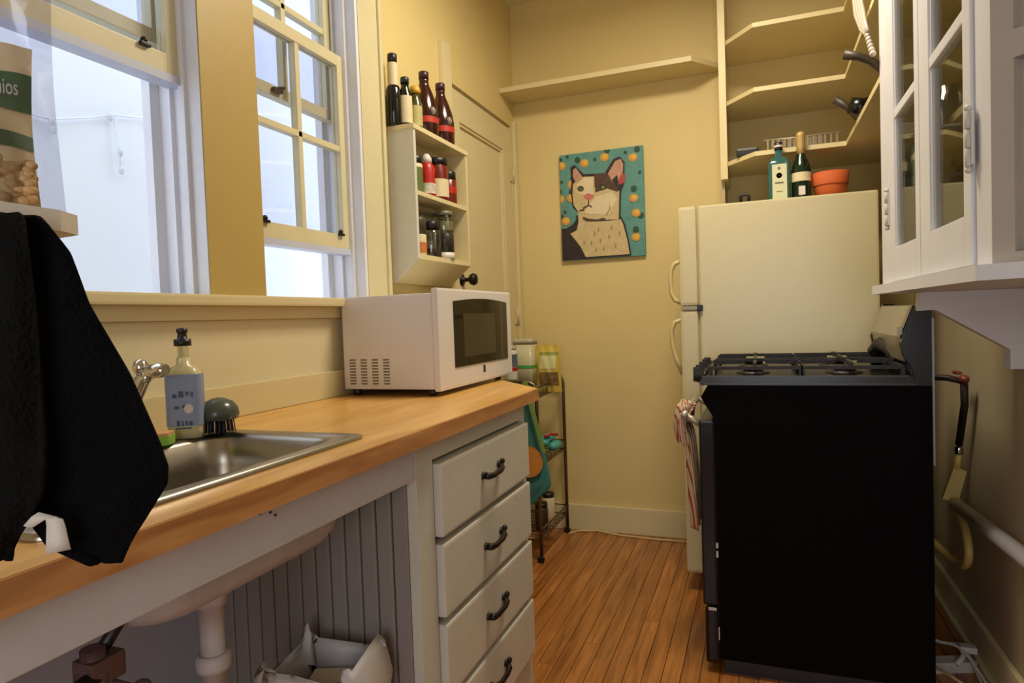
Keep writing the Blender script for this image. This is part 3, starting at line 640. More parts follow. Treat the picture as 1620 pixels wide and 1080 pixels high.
# things on the fridge
FZ = 1.5405
c = (.088, 2.86)
gb = thing('gin_bottle', (*c, FZ), 'square pale teal spirits bottle with a cream label on top of the fridge', 'bottle')
TEAL = mat('teal_glass', (48, 94, 92), .1, var=.1)
m = MB(); m.loft([orient(*c, 0, .038, .030, .008, FZ), orient(*c, 0, .040, .032, .008, FZ+.006), orient(*c, 0, .040, .032, .008, FZ+.165), orient(*c, 0, .030, .026, .012, FZ+.185), orient(*c, 0, .014, .014, .0139, FZ+.195), orient(*c, 0, .013, .013, .0129, FZ+.225)], True, True, True)
m.build('glass', TEAL, gb)
m = MB(); m.lathe((*c, FZ+.222), [(.016, 0), (.016, .028), (.013, .03)], 14); m.build('cap', mat('gin_cap', (44, 34, 40), .3), gb)
m = MB(); m.lathe((*c, FZ+.232), [(.0165, 0), (.0165, .008)], 14, caps=False); m.build('cap_band', WHP, gb)
lo = B(c[0]-.026, c[0]+.028, c[1]-.0335, c[1]-.032, FZ+.02, FZ+.160).build('label', mat('pale_cream_label', (206, 206, 166), .5, var=.05), gb)
m = MB(); m.lathe((c[0], c[1]-.0335, FZ+.115), [(.001, 0), (.011, 0)], 12, (0, -1, 0), False); m.lathe((c[0], c[1]-.0337, FZ+.143), [(.001, 0), (.006, 0)], 10, (0, -1, 0), False); m.box(c[0]-.016, c[0]+.016, c[1]-.0342, c[1]-.0335, FZ+.083, FZ+.089); m.box(c[0]-.012, c[0]+.012, c[1]-.0342, c[1]-.0335, FZ+.05, FZ+.053)
m.build('label_emblem', mat('label_emblem_green', (96, 100, 70), .5), lo)
c = (.170, 2.86)
wb = bottle('sparkling_wine_bottle', 'dark green wine bottle with a gold foil top behind the gin on the fridge', 'bottle', (*c, FZ), [(.034, 0), (.036, .005), (.036, .13), (.031, .155), (.018, .19), (.0145, .21), (.0145, .265)], mat('dark_green_glass', (22, 40, 24), .1, var=.1), (.195, [(.017, 0), (.016, .03), (.017, .07), (.018, .078), (.012, .088)]), mat('gold_foil', (196, 164, 104), .4, .3, var=.1), (.0366, .085, .12), CRM)
m = MB(); m.box(c[0]-.012, c[0]+.012, c[1]-.0378, c[1]-.030, FZ+.03, FZ+.065, .002); m.build('lower_label', WHP, wb)
c = (.276, 2.88)
tp = thing('terracotta_pot', (*c, FZ), 'empty terracotta flower pot on the right of the fridge top', 'flower pot')
MB().lathe((*c, FZ), [(.050, 0), (.060, .062), (.060, .066)], 28).build('pot_body', mat('terracotta', (196, 92, 40), .75, var=.1, scale=20), tp)
MB().lathe((*c, FZ+.064), [(.064, 0), (.068, .048), (.064, .050), (.060, .046), (.056, .0)], 28, caps=False).build('rim', MATS['terracotta'], tp)
ld = thing('pot_lid', (-.07, 2.86, FZ), 'flat dark pot lid with a small knob on the left of the fridge top', 'lid')
m = MB(); m.lathe((-.045, 2.93, FZ), [(.088, 0), (.09, .004), (.075, .016), (.04, .030), (.01, .034)], 30); m.build('lid_dome', GREYM, ld)
m = MB(); m.tube([(-.06, 2.93, FZ+.028), (-.062, 2.93, FZ+.06), (-.045, 2.93, FZ+.072), (-.028, 2.93, FZ+.06), (-.030, 2.93, FZ+.028)], .007, 8); m.build('knob', BLACKP, ld)

# on the corner shelves
S3 = 1.7755
dr = thing('wire_dish_rack', (.2, 3.0, S3), 'low silver wire dish rack on the lowest shelf above the fridge', 'dish rack')
WIRE = mat('silver_wire', (150, 138, 112), .35, .4, var=.06)
m = MB(); ya, yb = 2.935, 3.10
m.tube([(.03, ya, S3+.006), (.326, ya, S3+.006), (.326, yb, S3+.006), (.03, yb, S3+.006)], .005, 8, True)
m.tube([(.036, ya, S3+.050), (.326, ya, S3+.046), (.290, yb, S3+.085), (.060, yb, S3+.095)], .0045, 8, True)
m.build('frame', WIRE, dr)
for i in range(13):
    xx = .05+i*.0215
    MB().box(xx-.004, xx+.004, ya-.003, ya+.003, S3+.004, S3+.0495-.0003*i).build('slat', WIRE, dr)
for i in range(10):
    xx = .072+i*.0215
    MB().box(xx-.005, xx+.005, yb-.003, yb+.003, S3+.006, S3+.094-.0009*i).build('slat', WIRE, dr)
sk2 = thing('skillet', (-.02, 2.98, S3), 'black frying pan at the left end of the lowest shelf above the fridge', 'pan')
m = MB(); m.box(-.075, .015, 2.955, 2.99, S3+.002, S3+.034, .009); m.build('pan_handle', BLACKP, sk2)
m = MB(); m.lathe((-.038, 3.20, S3), [(.055, 0), (.066, .03), (.063, .03), (.052, .004)], 26); m.build('pan_body', BLACKG, sk2)
m = MB(); m.tube([(-.03, 2.985, S3+.018), (-.036, 3.14, S3+.024)], .008, 8); m.build('handle_tang', GREYM, sk2)
def pan(lab, c, hp, r, name='saucepan', hm=PEWTER):
    t = thing(name, (*c, S3), lab, 'pan')
    m = MB(); m.lathe((*c, S3), [(r*.9, 0), (r, .01), (r, .09), (r-.003, .09), (r*.88, .006)], 28); m.build('pan_body', BLACKG, t)
    m = MB(); m.tube(hp, [.012]*(len(hp)-1)+[.015], 10); m.build('handle', hm, t)
HW = mat('brown_black_handle', (62, 50, 42), .45, var=.15)
pan('black saucepan with its handle raised, on the shelf above the fridge near the wall', (.46, 2.70), [(.372, 2.70, S3+.012), (.353, 2.70, S3+.035), (.32, 2.70, S3+.078), (.279, 2.70, S3+.112)], .10, hm=HW)
t = thing('small_pan', (.37, 2.62, S3), 'small black pan tipped against the saucepan at the shelf edge', 'pan')
m = MB(); m.lathe((.345, 2.60, S3+.046), [(.034, -.026), (.036, 0), (.035, .026), (.030, .026)], 20, (.3, -.2, 1)); m.build('pan_body', BLACKG, t)
pan('black frying pan with a long dark handle beside the glass cabinet', (.49, 2.32), [(.395, 2.30, S3+.04), (.362, 2.30, S3+.078), (.338, 2.30, S3+.102), (.308, 2.30, S3+.119), (.265, 2.30, S3+.133)], .10, hm=HW)
wh = thing('hanging_whisk', (.31, 2.25, 1.82), 'white wire whisk hanging from the shelf beside the glass cabinet', 'whisk')
m = MB()
for q in (-.045, -.015, .015, .045):
    m.tube([(.312, 2.43+q*.4, 2.29), (.312, 2.40+q*1.3, 2.18), (.312, 2.34+q*1.3, 2.06), (.312, 2.25+q*.8, 1.97), (.312, 2.17+q*.25, 1.915)], .006, 8)
m.build('wires', mat('whitish_wire', (190, 180, 164), .35, .2), wh)
m = MB()
for i in range(6): m.ell((.312, 2.165-.016*i, 1.905-i*.016), .009, .009, .009)
m.build('bead_chain', MATS['whitish_wire'], wh)

# ============================================================ UPPER CABINET
uc = thing('glass_cabinet', (.48, 1.6, 1.16), 'white wall cabinet with two glass doors and an angled end, right of the fridge', 'cabinet')
ZB, ZT = 1.180, 2.55; XF = .33; YN, YFAR = 1.175, 2.098
bod = MB()
bod.prism([(XF+.02, YFAR), (XF+.02, YN), (.64, YN-.31), (.64, YFAR)], 2, ZT-.02, ZT)
bod.box(.625, .638, YN-.28, YFAR, ZB, ZT); bod.box(XF+.02, .625, YFAR-.018, YFAR, ZB, ZT)
bod.prism([(XF+.02, YFAR-.018), (XF+.02, YN), (.625, YN-.29), (.625, YFAR-.018)], 2, ZB, ZB+.016)
bod.build('body', SHELFW, uc)
m = MB(); m.box(XF, XF+.02, 1.955, YFAR, ZB, ZT, .002); m.box(XF, XF+.02, YN, 1.250, ZB, ZT, .002); m.box(XF, XF+.02, 1.25, 1.955, ZT-.05, ZT)
m.build('face_frame', TRIM, uc)
for (a, b, hl) in ((1.608, 1.952, 1), (1.253, 1.603, 0)):
    s = MB(); xa, xc = XF-.006, XF+.014
    ga, gb = (1.648, 1.878) if hl else (1.293, 1.522)
    s.box(xa, xc, a, ga, ZB+.004, ZT-.05, .002); s.box(xa, xc, gb, b, ZB+.004, ZT-.05, .002)
    s.box(xa, xc, ga, gb, ZB+.004, 1.268, .002); s.box(xa, xc, ga, gb, ZT-.11, ZT-.05, .002)
    for z in (1.598, 1.925, 2.25): s.box(xa+.001, xc, ga, gb, z-.011, z+.011, .003)
    for (u1, u2) in ((ga, ga+.008), (gb-.008, gb)): s.box(xa+.004, xc-.004, u1, u2, 1.268, ZT-.11)
    do = s.build('door', TRIM, uc)
    zz = [1.268, 1.598, 1.925, 2.25, ZT-.11]
    for i in range(4): B(XF+.003, XF+.006, ga, gb, zz[i], zz[i+1]).build('pane', GLASSC, do)
    hy = (1.957 if hl else 1.247); zs = (1.375, 2.2) if hl else (1.385, 2.15)
    for z in zs:
        h = MB(); L_ = .045
        for q in range(3): h.lathe((XF-.010, hy, z-L_+q*.030+.001), [(.0045, 0), (.0056, .001), (.0056, .027), (.0045, .028)], 10)
        for q in (-L_-.004, L_+.004): h.ell((XF-.010, hy, z+q), .006, .006, .006)
        h.box(XF-.009, XF-.0055, hy-.014, hy+.014, z-L_*.95, z+L_*.95, .001)
        for q in (-.024, 0, .024): h.box(XF-.011, XF-.008, hy+.006, hy+.014, z+q-.005, z+q+.005)
        h.build('hinge', mat('painted_white_hinge', (200, 196, 188), .4, bump=.1), do)
# angled end with a recessed panel
n = Vector((-1, -1, 0)).normalized(); r = Vector((1, -1, 0)).normalized()
def ang(d0, d1, t0_, t1_, z0, z1):
    p = Vector((XF, YN, 0)); q = [p+r*d0-n*0+n*t0_, p+r*d1+n*t0_, p+r*d1+n*t1_, p+r*d0+n*t1_]
    return [(v.x, v.y) for v in q], z0, z1
m = MB(); Lg = .43
for (a, b, z0, z1) in ((0, .031, ZB, ZT), (Lg-.031, Lg, ZB, ZT), (.031, Lg-.031, ZB, ZB+.016), (.031, Lg-.031, 1.475, 1.515), (.031, Lg-.031, ZT-.06, ZT)):
    q, _, _ = ang(a, b, -.026, .0, 0, 0); m.prism(q, 2, z0, z1)
m.build('end_frame', RWALL if False else mat('shaded_end_paint', (176, 166, 154), .45, var=.05, scale=10), uc)  # shade of the angled end put into the colour, greyer than the front
for (z0, z1) in ((ZB+.016, 1.475), (1.515, ZT-.06)):
    q, _, _ = ang(.029, Lg-.029, -.030, -.020, 0, 0); MB().prism(q, 2, z0, z1).build('end_panel', MATS['shaded_end_paint'], uc)
# bottom ledge
MB().prism([(XF-.024, YFAR+.02), (XF-.024, YN-.01), (.638, YN-.345), (.638, YFAR+.02)], 2, 1.156, 1.1798).build('ledge', TRIM, uc)
# bracket
MB().prism([(.400, 1.155), (.400, 1.106), (.436, 1.108), (.60, 1.000), (.60, .950), (.638, .950), (.638, 1.155)], 1, 2.005, 2.05).build('bracket', TRIM, uc)
B(.36, .625, YN+.02, YFAR-.02, 1.475, 1.490).build('inner_shelf', SHELFW, uc)
B(.36, .625, YN+.02, YFAR-.02, 1.875, 1.890).build('inner_shelf', SHELFW, uc)
TG = glassmat('tumbler_glass', (.72, .74, .72), .2)
pos_ = [(.40, 1.33), (.40, 1.40), (.40, 1.47), (.40, 1.68), (.40, 1.75), (.40, 1.82)]
for i, (x_, y_) in enumerate(pos_):
    where = 'near' if i < 3 else 'far'; od = ('rightmost', 'middle', 'leftmost')[i % 3]
    t = tag(MB().lathe((x_, y_, 1.4905), [(.024, 0), (.026, .004), (.030, .10), (.0285, .10), (.0245, .008), (.002, .008)], 18, caps=False).build('tumbler', TG), 'clear glass tumbler, %s of three behind the %s cabinet door' % (od, where), 'glass', 'tumblers in the glass cabinet')
for i, (x_, y_) in enumerate(((.44, 1.36), (.44, 1.76))):
    for k in range(3):
        pl_ = ('bottom', 'middle', 'top')[k]
        tag(MB().lathe((x_, y_, 1.197+k*.027), [(.03, 0), (.035, .004), (.07, .045), (.068, .046), (.034, .008), (.002, .007)], 24, caps=False).build('bowl', mat('cream_stoneware', (206, 194, 156), .3)), 'cream bowl, %s of the stack behind the %s cabinet door' % (pl_, 'near' if i == 0 else 'far'), 'bowl', 'bowls in the glass cabinet')

# ============================================================ STOVE
st = thing('stove', (.14, 2.33, 0), 'black gas stove seen from its side with grates on top, in front of the fridge', 'stove')
ya, yb = 2.065, 2.60
MB().prism([(-.135, .05), (.44, .05), (.44, .900), (-.150, .900), (-.172, .862), (-.135, .800)], 1, ya, yb).build('body', BLACKE, st)
B(-.12, .44, ya+.02, yb-.02, 0.0, .05).build('plinth', BLACKP, st)
od = B(-.180, -.137, ya+.002, yb-.002, .215, .790, .006).build('oven_door', BLACKG, st)
B(-.176, -.137, ya+.004, yb-.004, .030, .203, .012).build('broiler_drawer', BLACKG, st)
m = MB(); m.box(-.1362, -.1338, ya-.0012, ya+.001, .04, .79); m.build('door_seam', DARK, st)
m = MB(); hy0, hy1 = ya+.05, yb-.05
m.tube([(-.226, hy0-.02, .800), (-.226, hy1+.02, .800)], .011, 12)
for yy in (hy0, hy1): m.tube([(-.17, yy, .765), (-.226, yy, .800)], .010, 10)
m.build('door_handle', mat('handle_silver', (176, 168, 148), .35, .3), od)
m = MB()
for (xx, zz, wx, wz) in ((-.134, .405, .003, .008), (-.134, .378, .003, .010), (-.152, .205, .012, .004), (-.134, .13, .0015, .02)): m.box(xx-wx, xx+wx, ya-.0022, ya+.0008, zz-wz, zz+wz)
m.build('screw_glints', mat('painted_glint', (206, 202, 196), .3, .3), st)  # small reflections painted on as pale boxes
# control panel knobs on slanted front
kn = [2.11, 2.20, 2.33, 2.46, 2.55]
for yy in kn:
    c = (-.160, yy, .918); ax = (-1, 0, .25)
    k = MB(); k.lathe(c, [(.026, 0), (.026, .006), (.020, .008), (.018, .032), (.015, .034)], 18, ax); k.box(c[0]-.036, c[0]-.012, yy-.004, yy+.004, .906, .952, .003)
    k.build('knob', BLACKP, st)
m = MB(); m.box(-.172, .44, ya-.003, yb+.003, .900, .906); m.prism([(-.176, .906), (.40, .906), (.395, .925), (-.165, .925)], 1, ya-.003, yb+.003)
m.build('cooktop', BLACKG, st)
m = MB(); m.box(-.165, .385, ya-.0045, ya-.001, .9255, .9285); m.box(-.16, .40, ya-.0042, ya-.0025, .9035, .9055); m.build('cooktop_edge', mat('worn_edge', (84, 78, 68), .35, .3, var=.2, scale=30), st)
for (xx, yy) in ((-.02, 2.195), (.24, 2.195), (-.02, 2.47), (.24, 2.47)):
    b_ = MB(); b_.lathe((xx, yy, .925), [(.05, 0), (.048, .004), (.030, .006), (.030, .014), (.034, .015), (.034, .020), (.028, .023)], 24); b_.build('burner', IRON, st)
for (xa, xb_) in ((-.140, .112), (.118, .372)):
    g = MB(); zt_ = .962; y0_, y1_ = ya+.01, yb-.015
    def bar(p, q, h=.010, w=.0048, g=g):
        p = Vector(p); q = Vector(q); d = (q-p).normalized(); s_ = Vector((-d.y, d.x, 0))*w
        vs = [p-s_, p+s_, q+s_, q-s_]; g.add([v[:] for v in vs]+[(v-Vector((0, 0, h)))[:] for v in vs], [(0, 1, 2, 3), (7, 6, 5, 4), (0, 4, 5, 1), (1, 5, 6, 2), (2, 6, 7, 3), (3, 7, 4, 0)])
    bar((xa, y0_, zt_-.006), (xb_, y0_, zt_-.006)); bar((xa, y1_, zt_), (xb_, y1_, zt_)); bar((xa, y0_, zt_-.006), (xa, y1_, zt_-.006)); bar((xb_, y0_, zt_-.006), (xb_, y1_, zt_-.006))
    ym_ = (y0_+y1_)/2; bar((xa, ym_, zt_), (xb_, ym_, zt_)); xm_ = (xa+xb_)/2
    for yc in ((y0_+ym_)/2, (y1_+ym_)/2):
        for a in range(4):
            t_ = math.pi/2*a; ex = xm_+ (xb_-xa)/2*math.cos(t_); ey = yc+(ym_-y0_)/2*math.sin(t_)
            bar((xm_+.03*math.cos(t_), yc+.03*math.sin(t_), zt_+.006), (ex, ey, zt_+.004), .014)
    for (px_, py_) in ((xa, y0_), (xb_, y0_), (xa, y1_), (xb_, y1_), (xa, ym_), (xb_, ym_)): g.box(px_-.005, px_+.005, py_-.005, py_+.005, .925, zt_-.01)
    g.build('grate', IRON, st)
# backguard: console panel between two dark end caps
capp = [(.44, .906), (.44, 1.128), (.405, 1.128), (.398, 1.10), (.382, 1.055), (.366, 1.02), (.372, .985), (.395, .945), (.400, .906)]
for (a, b) in ((ya-.002, ya+.022), (yb-.022, yb+.002)): MB().prism(capp, 1, a, b).build('backguard_end', BLACKG, st)
m = MB(); m.prism([(.435, .906), (.435, 1.123), (.402, 1.123), (.372, 1.035), (.385, .955), (.402, .906)], 1, ya+.022, yb-.022)
m.build('backguard', BLACKG, st)
m = MB(); m.add([(.3995, ya+.022, 1.121), (.3995, yb-.022, 1.121), (.3685, yb-.022, 1.035), (.3685, ya+.022, 1.035)], [(0, 1, 2, 3)])
m.add([(.3685, ya+.022, 1.035), (.3685, yb-.022, 1.035), (.380, yb-.022, .965), (.380, ya+.022, .965)], [(0, 1, 2, 3)])
m.build('console_face', mat('brushed_console', (176, 166, 142), .35, .5, var=.03), st, fix=False)
m = MB(); m.tube([(.372, 2.50, .93), (.362, 2.46, .975), (.368, 2.40, 1.0), (.385, 2.34, .985), (.392, 2.30, .95)], [.02, .024, .022, .02, .018], 10); m.build('vent_cover', IRON, st)
m = MB(); m.box(.368, .376, ya+.026, ya+.06, 1.04, 1.062, .002); m.build('clock_badge', WHP, st)
B(.4405, .4455, ya-.001, ya+.02, .68, 1.085).build('rear_flange', mat('rear_flange_metal', (150, 150, 150), .3, .8), st)
# striped dish towel on the oven handle
dt = thing('striped_dish_towel', (-.24, 2.25, .4), 'red and white striped dish towel hanging from the oven handle', 'towel')
def stripemat():
    m_ = mat('red_striped_cotton', (206, 190, 160), .9, var=.03)
    nt = m_.node_tree; N = nt.nodes; L = nt.links; b = N['Principled BSDF']
    g = N.new('ShaderNodeNewGeometry'); sx = N.new('ShaderNodeSeparateXYZ'); L.new(g.outputs['Position'], sx.inputs[0]); s0 = N.new('ShaderNodeMath'); s0.operation = 'MULTIPLY_ADD'; s0.inputs[1].default_value = 1.6; L.new(sx.outputs[0], s0.inputs[0]); L.new(sx.outputs[1], s0.inputs[2])
    s1 = N.new('ShaderNodeMath'); s1.operation = 'MULTIPLY_ADD'; s1.inputs[1].default_value = .12; L.new(sx.outputs[2], s1.inputs[0]); L.new(s0.outputs[0], s1.inputs[2])
    s2 = N.new('ShaderNodeMath'); s2.operation = 'MULTIPLY'; s2.inputs[1].default_value = 400; L.new(s1.outputs[0], s2.inputs[0])
    s3 = N.new('ShaderNodeMath'); s3.operation = 'SINE'; L.new(s2.outputs[0], s3.inputs[0])
    r = N.new('ShaderNodeValToRGB'); r.color_ramp.elements[0].position = .45; r.color_ramp.elements[1].position = .6
    r.color_ramp.elements[0].color = srgb(206, 188, 154); r.color_ramp.elements[1].color = srgb(170, 74, 52)
    L.new(s3.outputs[0], r.inputs[0]); L.new(r.outputs[0], b.inputs['Base Color']); return m_
SM = stripemat()
m = MB(); rows = []
for i in range(28):
    t_ = i/27
    if t_ < .15: zz = .775+.038*math.sin(t_/.15*math.pi/2); off = .206+.01*math.cos(t_/.15*1.5)
    else: zz = .812-(t_-.15)/.85*.385; off = .232-.012*t_
    row = []
    for k in range(25):
        u = k/24; yy = 2.125+u*.20+.01*math.sin(i*.2)
        wv = .013*math.sin(u*19+1.2*t_)*(1 if t_ > .2 else .4)
        bul = .018*math.exp(-((zz-.77)/.04)**2) if t_ > .15 else 0
        row.append((-off-bul+wv+.012*t_, yy, zz))
    rows.append(row)
m.grid(rows); o = m.build('front_fold', SM, dt, fix=False); md = o.modifiers.new('s', 'SOLIDIFY'); md.thickness = .004
m = MB(); rows = []
for i in range(10):
    t_ = i/9; rows.append([(-.236+.022*math.sin(k*.9)-.014*math.sin(t_*3.1), 2.13+k/14*.17, .825-t_*.13+.004*math.sin(k*2)) for k in range(15)])
m.grid(rows); o = m.build('bunched_fold', SM, dt, fix=False); md = o.modifiers.new('s', 'SOLIDIFY'); md.thickness = .006

# ============================================================ CART
ca = thing('wire_cart', (-1.07, 3.0, 0), 'grey metal three-tier wire cart between the counter and the back wall', 'cart')
xa, xb_, ya, yb = -1.165, -.955, 2.80, 3.235; zt_ = .835
for yy in (ya, yb):
    MB().tube([(xb_, yy, .03), (xb_, yy, zt_-.05), (xb_-.012, yy, zt_-.015), (xb_-.05, yy, zt_), (xa+.05, yy, zt_), (xa+.012, yy, zt_-.015), (xa, yy, zt_-.05), (xa, yy, .03)], .0085, 10).build('end_frame', GREYM, ca)
for z in (.10, .44, .76):
    s_ = MB()
    for zz in (z, z+.045): s_.tube([(xa, ya, zz), (xb_, ya, zz), (xb_, yb, zz), (xa, yb, zz)], .004, 6, True)
    for i in range(9): s_.tube([(xa, ya+(yb-ya)*(i+.5)/9, z), (xb_, ya+(yb-ya)*(i+.5)/9, z)], .0025, 6)
    for i in range(14):
        yy = ya+(yb-ya)*(i+.5)/14; s_.tube([(xb_, yy, z), (xb_, yy, z+.045)], .0022, 5)
    s_.build('wire_basket', GREYM, ca)
for (xx, yy) in ((xa, ya), (xb_, ya), (xa, yb), (xb_, yb)):
    MB().lathe((xx, yy-.01, .016), [(.016, -.008), (.016, .008)], 14, (0, 1, 0)).build('caster', BLACKP, ca)
# on the cart
bz = .7645
cn = thing('plastic_canister', (-1.08, 3.0, bz), 'clear plastic tub with a green band on the top of the cart', 'canister')
c = (-1.068, 2.99)
m = MB(); m.loft([orient(*c, 0, .045, .045, .012, bz), orient(*c, 0, .048, .048, .014, bz+.235)], True, True, True); m.build('tub', mat('cloudy_plastic', (196, 190, 150), .3, var=.06), cn)
m = MB(); m.loft([orient(*c, 0, .050, .050, .014, bz+.235), orient(*c, 0, .050, .050, .014, bz+.26)], True, True, True); m.build('lid', mat('grey_white_lid', (176, 170, 144), .35), cn)
m = MB(); m.loft([orient(*c, 0, .0482, .0482, .014, bz+.118), orient(*c, 0, .0484, .0484, .014, bz+.132)], True); m.build('green_band', mat('bright_green', (70, 160, 70), .5), cn)
c = (-1.112, 2.905)
jr = bottle('vitamin_jar', 'small jar with a grey and red label beside the canister on the cart', 'jar', (*c, bz), [(.028, 0), (.030, .003), (.030, .20), (.025, .21)], WHP, (.208, [(.026, 0), (.026, .022)]), mat('grey_white_lid', (176, 170, 144), .35), (.0306, .13, .19), mat('slate_label', (90, 96, 110), .5, var=.3, scale=60))
MB().lathe((*c, bz+.11), [(.0308, 0), (.0308, .018)], 18, caps=False).build('red_band', REDP, jr)
sb2 = thing('snack_bag', (-.99, 3.0, bz), 'yellow snack pouch with a cream label standing on the cart', 'snack bag')
def pouch(c, w_, h_, d_, z, ang, nx=12, nz=14):
    rows_f = []; rows_b = []; ca_, sa_ = math.cos(ang), math.sin(ang)
    for i in range(nz+1):
        t_ = i/nz; rf = []; rb = []
        for k in range(nx+1):
            u = k/nx*2-1; bul = d_*(1-u**4)*(math.sin(math.pi*min(1, t_*.9+.12))**.6)*(1 if t_ < .9 else .25)
            cr_ = .003*math.sin(u*9+t_*11)
            wu = u*w_/2*(1-.05*math.sin(t_*3.14))
            for (sgn, rr_) in ((-1, rf), (1, rb)):
                ly = sgn*(bul/2+.0015)+cr_; rr_.append((c[0]+wu*ca_-ly*sa_, c[1]+wu*sa_+ly*ca_, z+t_*h_))
        rows_f.append(rf); rows_b.append(rb)
    return rows_f, rows_b
def pouch_obj(name, m, parent, *a):
    f_, b_ = pouch(*a); mb = MB(); mb.grid(f_); mb.grid(b_)
    mb.add([p for p in f_[0]]+[p for p in b_[0]], [tuple(range(len(f_[0])))+tuple(range(2*len(f_[0])-1, len(f_[0])-1, -1))])
    for e_ in (0, -1):
        q1 = [r_[e_] for r_ in f_]; q2 = [r_[e_] for r_ in b_]; n_ = len(q1)
        mb.add(q1+q2, [(i, i+1, n_+i+1, n_+i) for i in range(n_-1)])
    return mb.build(name, m, parent), f_
_, fr_ = pouch_obj('pouch', mat('yellow_green_foil', (196, 170, 70), .3, var=.15, scale=16), sb2, (-.955, 3.00), .125, .225, .045, bz, .08)
def patch(rows, i0, i1, k0, k1, off, nrm):
    mb = MB(); mb.grid([[tuple(Vector(p)+Vector(nrm)*off) for p in r_[k0:k1+1]] for r_ in rows[i0:i1+1]]); return mb
patch(fr_, 7, 11, 2, 10, .0015, (0, -1, 0)).build('cream_label', mat('cream_green_label', (206, 200, 140), .5, var=.1), sb2, fix=False)
patch(fr_, 11, 12, 2, 11, .002, (0, -1, 0)).build('green_stripe', mat('olive_green_stripe', (140, 150, 50), .5), sb2, fix=False)
patch(fr_, 2, 6, 2, 11, .0015, (0, -1, 0)).build('snack_picture', mat('brown_print', (110, 86, 40), .5, var=.6, scale=60), sb2, fix=False)
# teal bag with an orange disc hanging on the cart
tbg = thing('teal_apron', (-.95, 2.75, .3), 'teal cloth with a large orange circle and green strap hanging off the cart end', 'cloth')
m = MB(); rows = []
for i in range(24):
    t_ = i/23; z = .80-.55*t_
    left = -1.14; right = -.975+.085*min(1, t_/.75)-.12*max(0, (t_-.80)/.2)
    rows.append([(left+(right-left)*k/14, 2.772+.005*math.sin(k*.9+t_*3), z+.0*k) for k in range(15)])
m.grid(rows); o = m.build('cloth', mat('teal_cloth', (60, 124, 120), .9, var=.15, scale=20, bump=.2), tbg, fix=False); o.modifiers.new('s', 'SOLIDIFY').thickness = .004
m = MB(); m.lathe((-.990, 2.752, .475), [(.003, 0), (.072, 0)], 28, (0, -1, .0), False); m.lathe((-.990, 2.753, .475), [(.072, 0), (.072, .002)], 28, (0, -1, 0), False)
m.build('orange_circle', mat('orange_fabric', (206, 136, 56), .9, var=.1, scale=14), tbg)
m = MB(); m.prism([(-1.0, .84), (-.978, .84), (-.900, .52), (-.918, .52)], 1, 2.742, 2.746); m.build('green_strap', mat('green_strap', (120, 150, 70), .8), tbg)
c = (-.915, 2.99)
tq = thing('turquoise_scrubber', (-.93, 3.02, .49), 'crumpled turquoise pouch with a red clip on the middle tier of the cart', 'pouch')
m = MB()
for i in range(9): m.ell((-.975+.035*math.cos(i*2.1), 3.04+.05*math.sin(i*1.7), .50+.012*(i % 3)), .026, .03, .022, i)
m.build('pouch', mat('turquoise_plastic', (70, 160, 150), .4, var=.2, scale=30), tq)
MB().tube([(-.985, 2.99, .545), (-.965, 3.02, .552), (-.94, 3.06, .545)], .007, 8).build('clip', REDP, tq)
jr = bottle('storage_jar', 'dark jar with a black lid on the bottom tier of the cart', 'jar', (-1.0, 2.95, .1025), [(.03, 0), (.032, .004), (.032, .10), (.027, .11)], mat('dark_brown_contents', (60, 44, 36), .4, var=.4, scale=60), (.11, [(.03, 0), (.03, .02)]), BLACKP)
jr = bottle('storage_jar', 'pale jar with a black lid behind the dark one on the cart bottom tier', 'jar', (-1.0, 3.06, .1025), [(.03, 0), (.032, .004), (.032, .12), (.027, .13)], CRM, (.13, [(.03, 0), (.03, .02)]), BLACKP)

# cord along the back baseboard
cd_ = thing('floor_cord', (-.65, 3.26, 0), 'thin beige cord lying along the foot of the back wall', 'cord')
MB().tube([(-.94, 3.2, .005), (-.90, 3.255, .006), (-.80, 3.262, .012), (-.68, 3.24, .005), (-.5, 3.225, .005), (-.28, 3.23, .005)], .0045, 8).build('cord', mat('beige_cord', (206, 186, 130), .5), cd_)

# ============================================================ RIGHT WALL: gas line and pipe
gl = thing('gas_line', (.60, 2.45, .25), 'dark gas pipe with a red valve and yellow flexible hose behind the stove', 'pipe')
m = MB(); m.tube([(.46, 2.50, .885), (.56, 2.44, .885), (.602, 2.42, .875)], .010, 10); m.tube([(.602, 2.42, .875), (.608, 2.44, .80), (.606, 2.50, .66)], .011, 10)
m.build('black_pipe', mat('black_iron_pipe', (46, 34, 28), .5, .4, var=.2), gl)
m = MB(); m.ell((.602, 2.42, .882), .016, .02, .014); m.box(.585, .60, 2.43, 2.48, .895, .905, .003); m.build('red_valve', mat('red_valve_paint', (112, 44, 32), .4), gl)
m = MB(); m.lathe((.606, 2.505, .625), [(.010, 0), (.013, .004), (.013, .024), (.009, .03)], 6); m.build('steel_nut', CHROME, gl)
YH = mat('yellow_coated_hose', (206, 174, 96), .45, var=.12)
m = MB(); m.tube([(.606, 2.505, .63), (.605, 2.52, .58), (.603, 2.545, .54)], .010, 10)
m.tube(spline([(.606, 2.53, .47), (.604, 2.48, .43), (.60, 2.40, .39), (.597, 2.37, .335), (.597, 2.42, .285), (.592, 2.54, .262), (.56, 2.64, .285), (.50, 2.68, .32)]), .0125, 12)
m.build('yellow_hose', YH, gl)
m = MB(); m.prism([(.596, .583), (.631, .568), (.605, .461), (.561, .472)], 1, 2.515, 2.535); m.build('yellow_tag', mat('yellow_tag_card', (206, 180, 100), .6), gl)
wp = thing('wall_pipe', (.6, 1.6, .48), 'white painted pipe running along the right wall behind the stove', 'pipe')
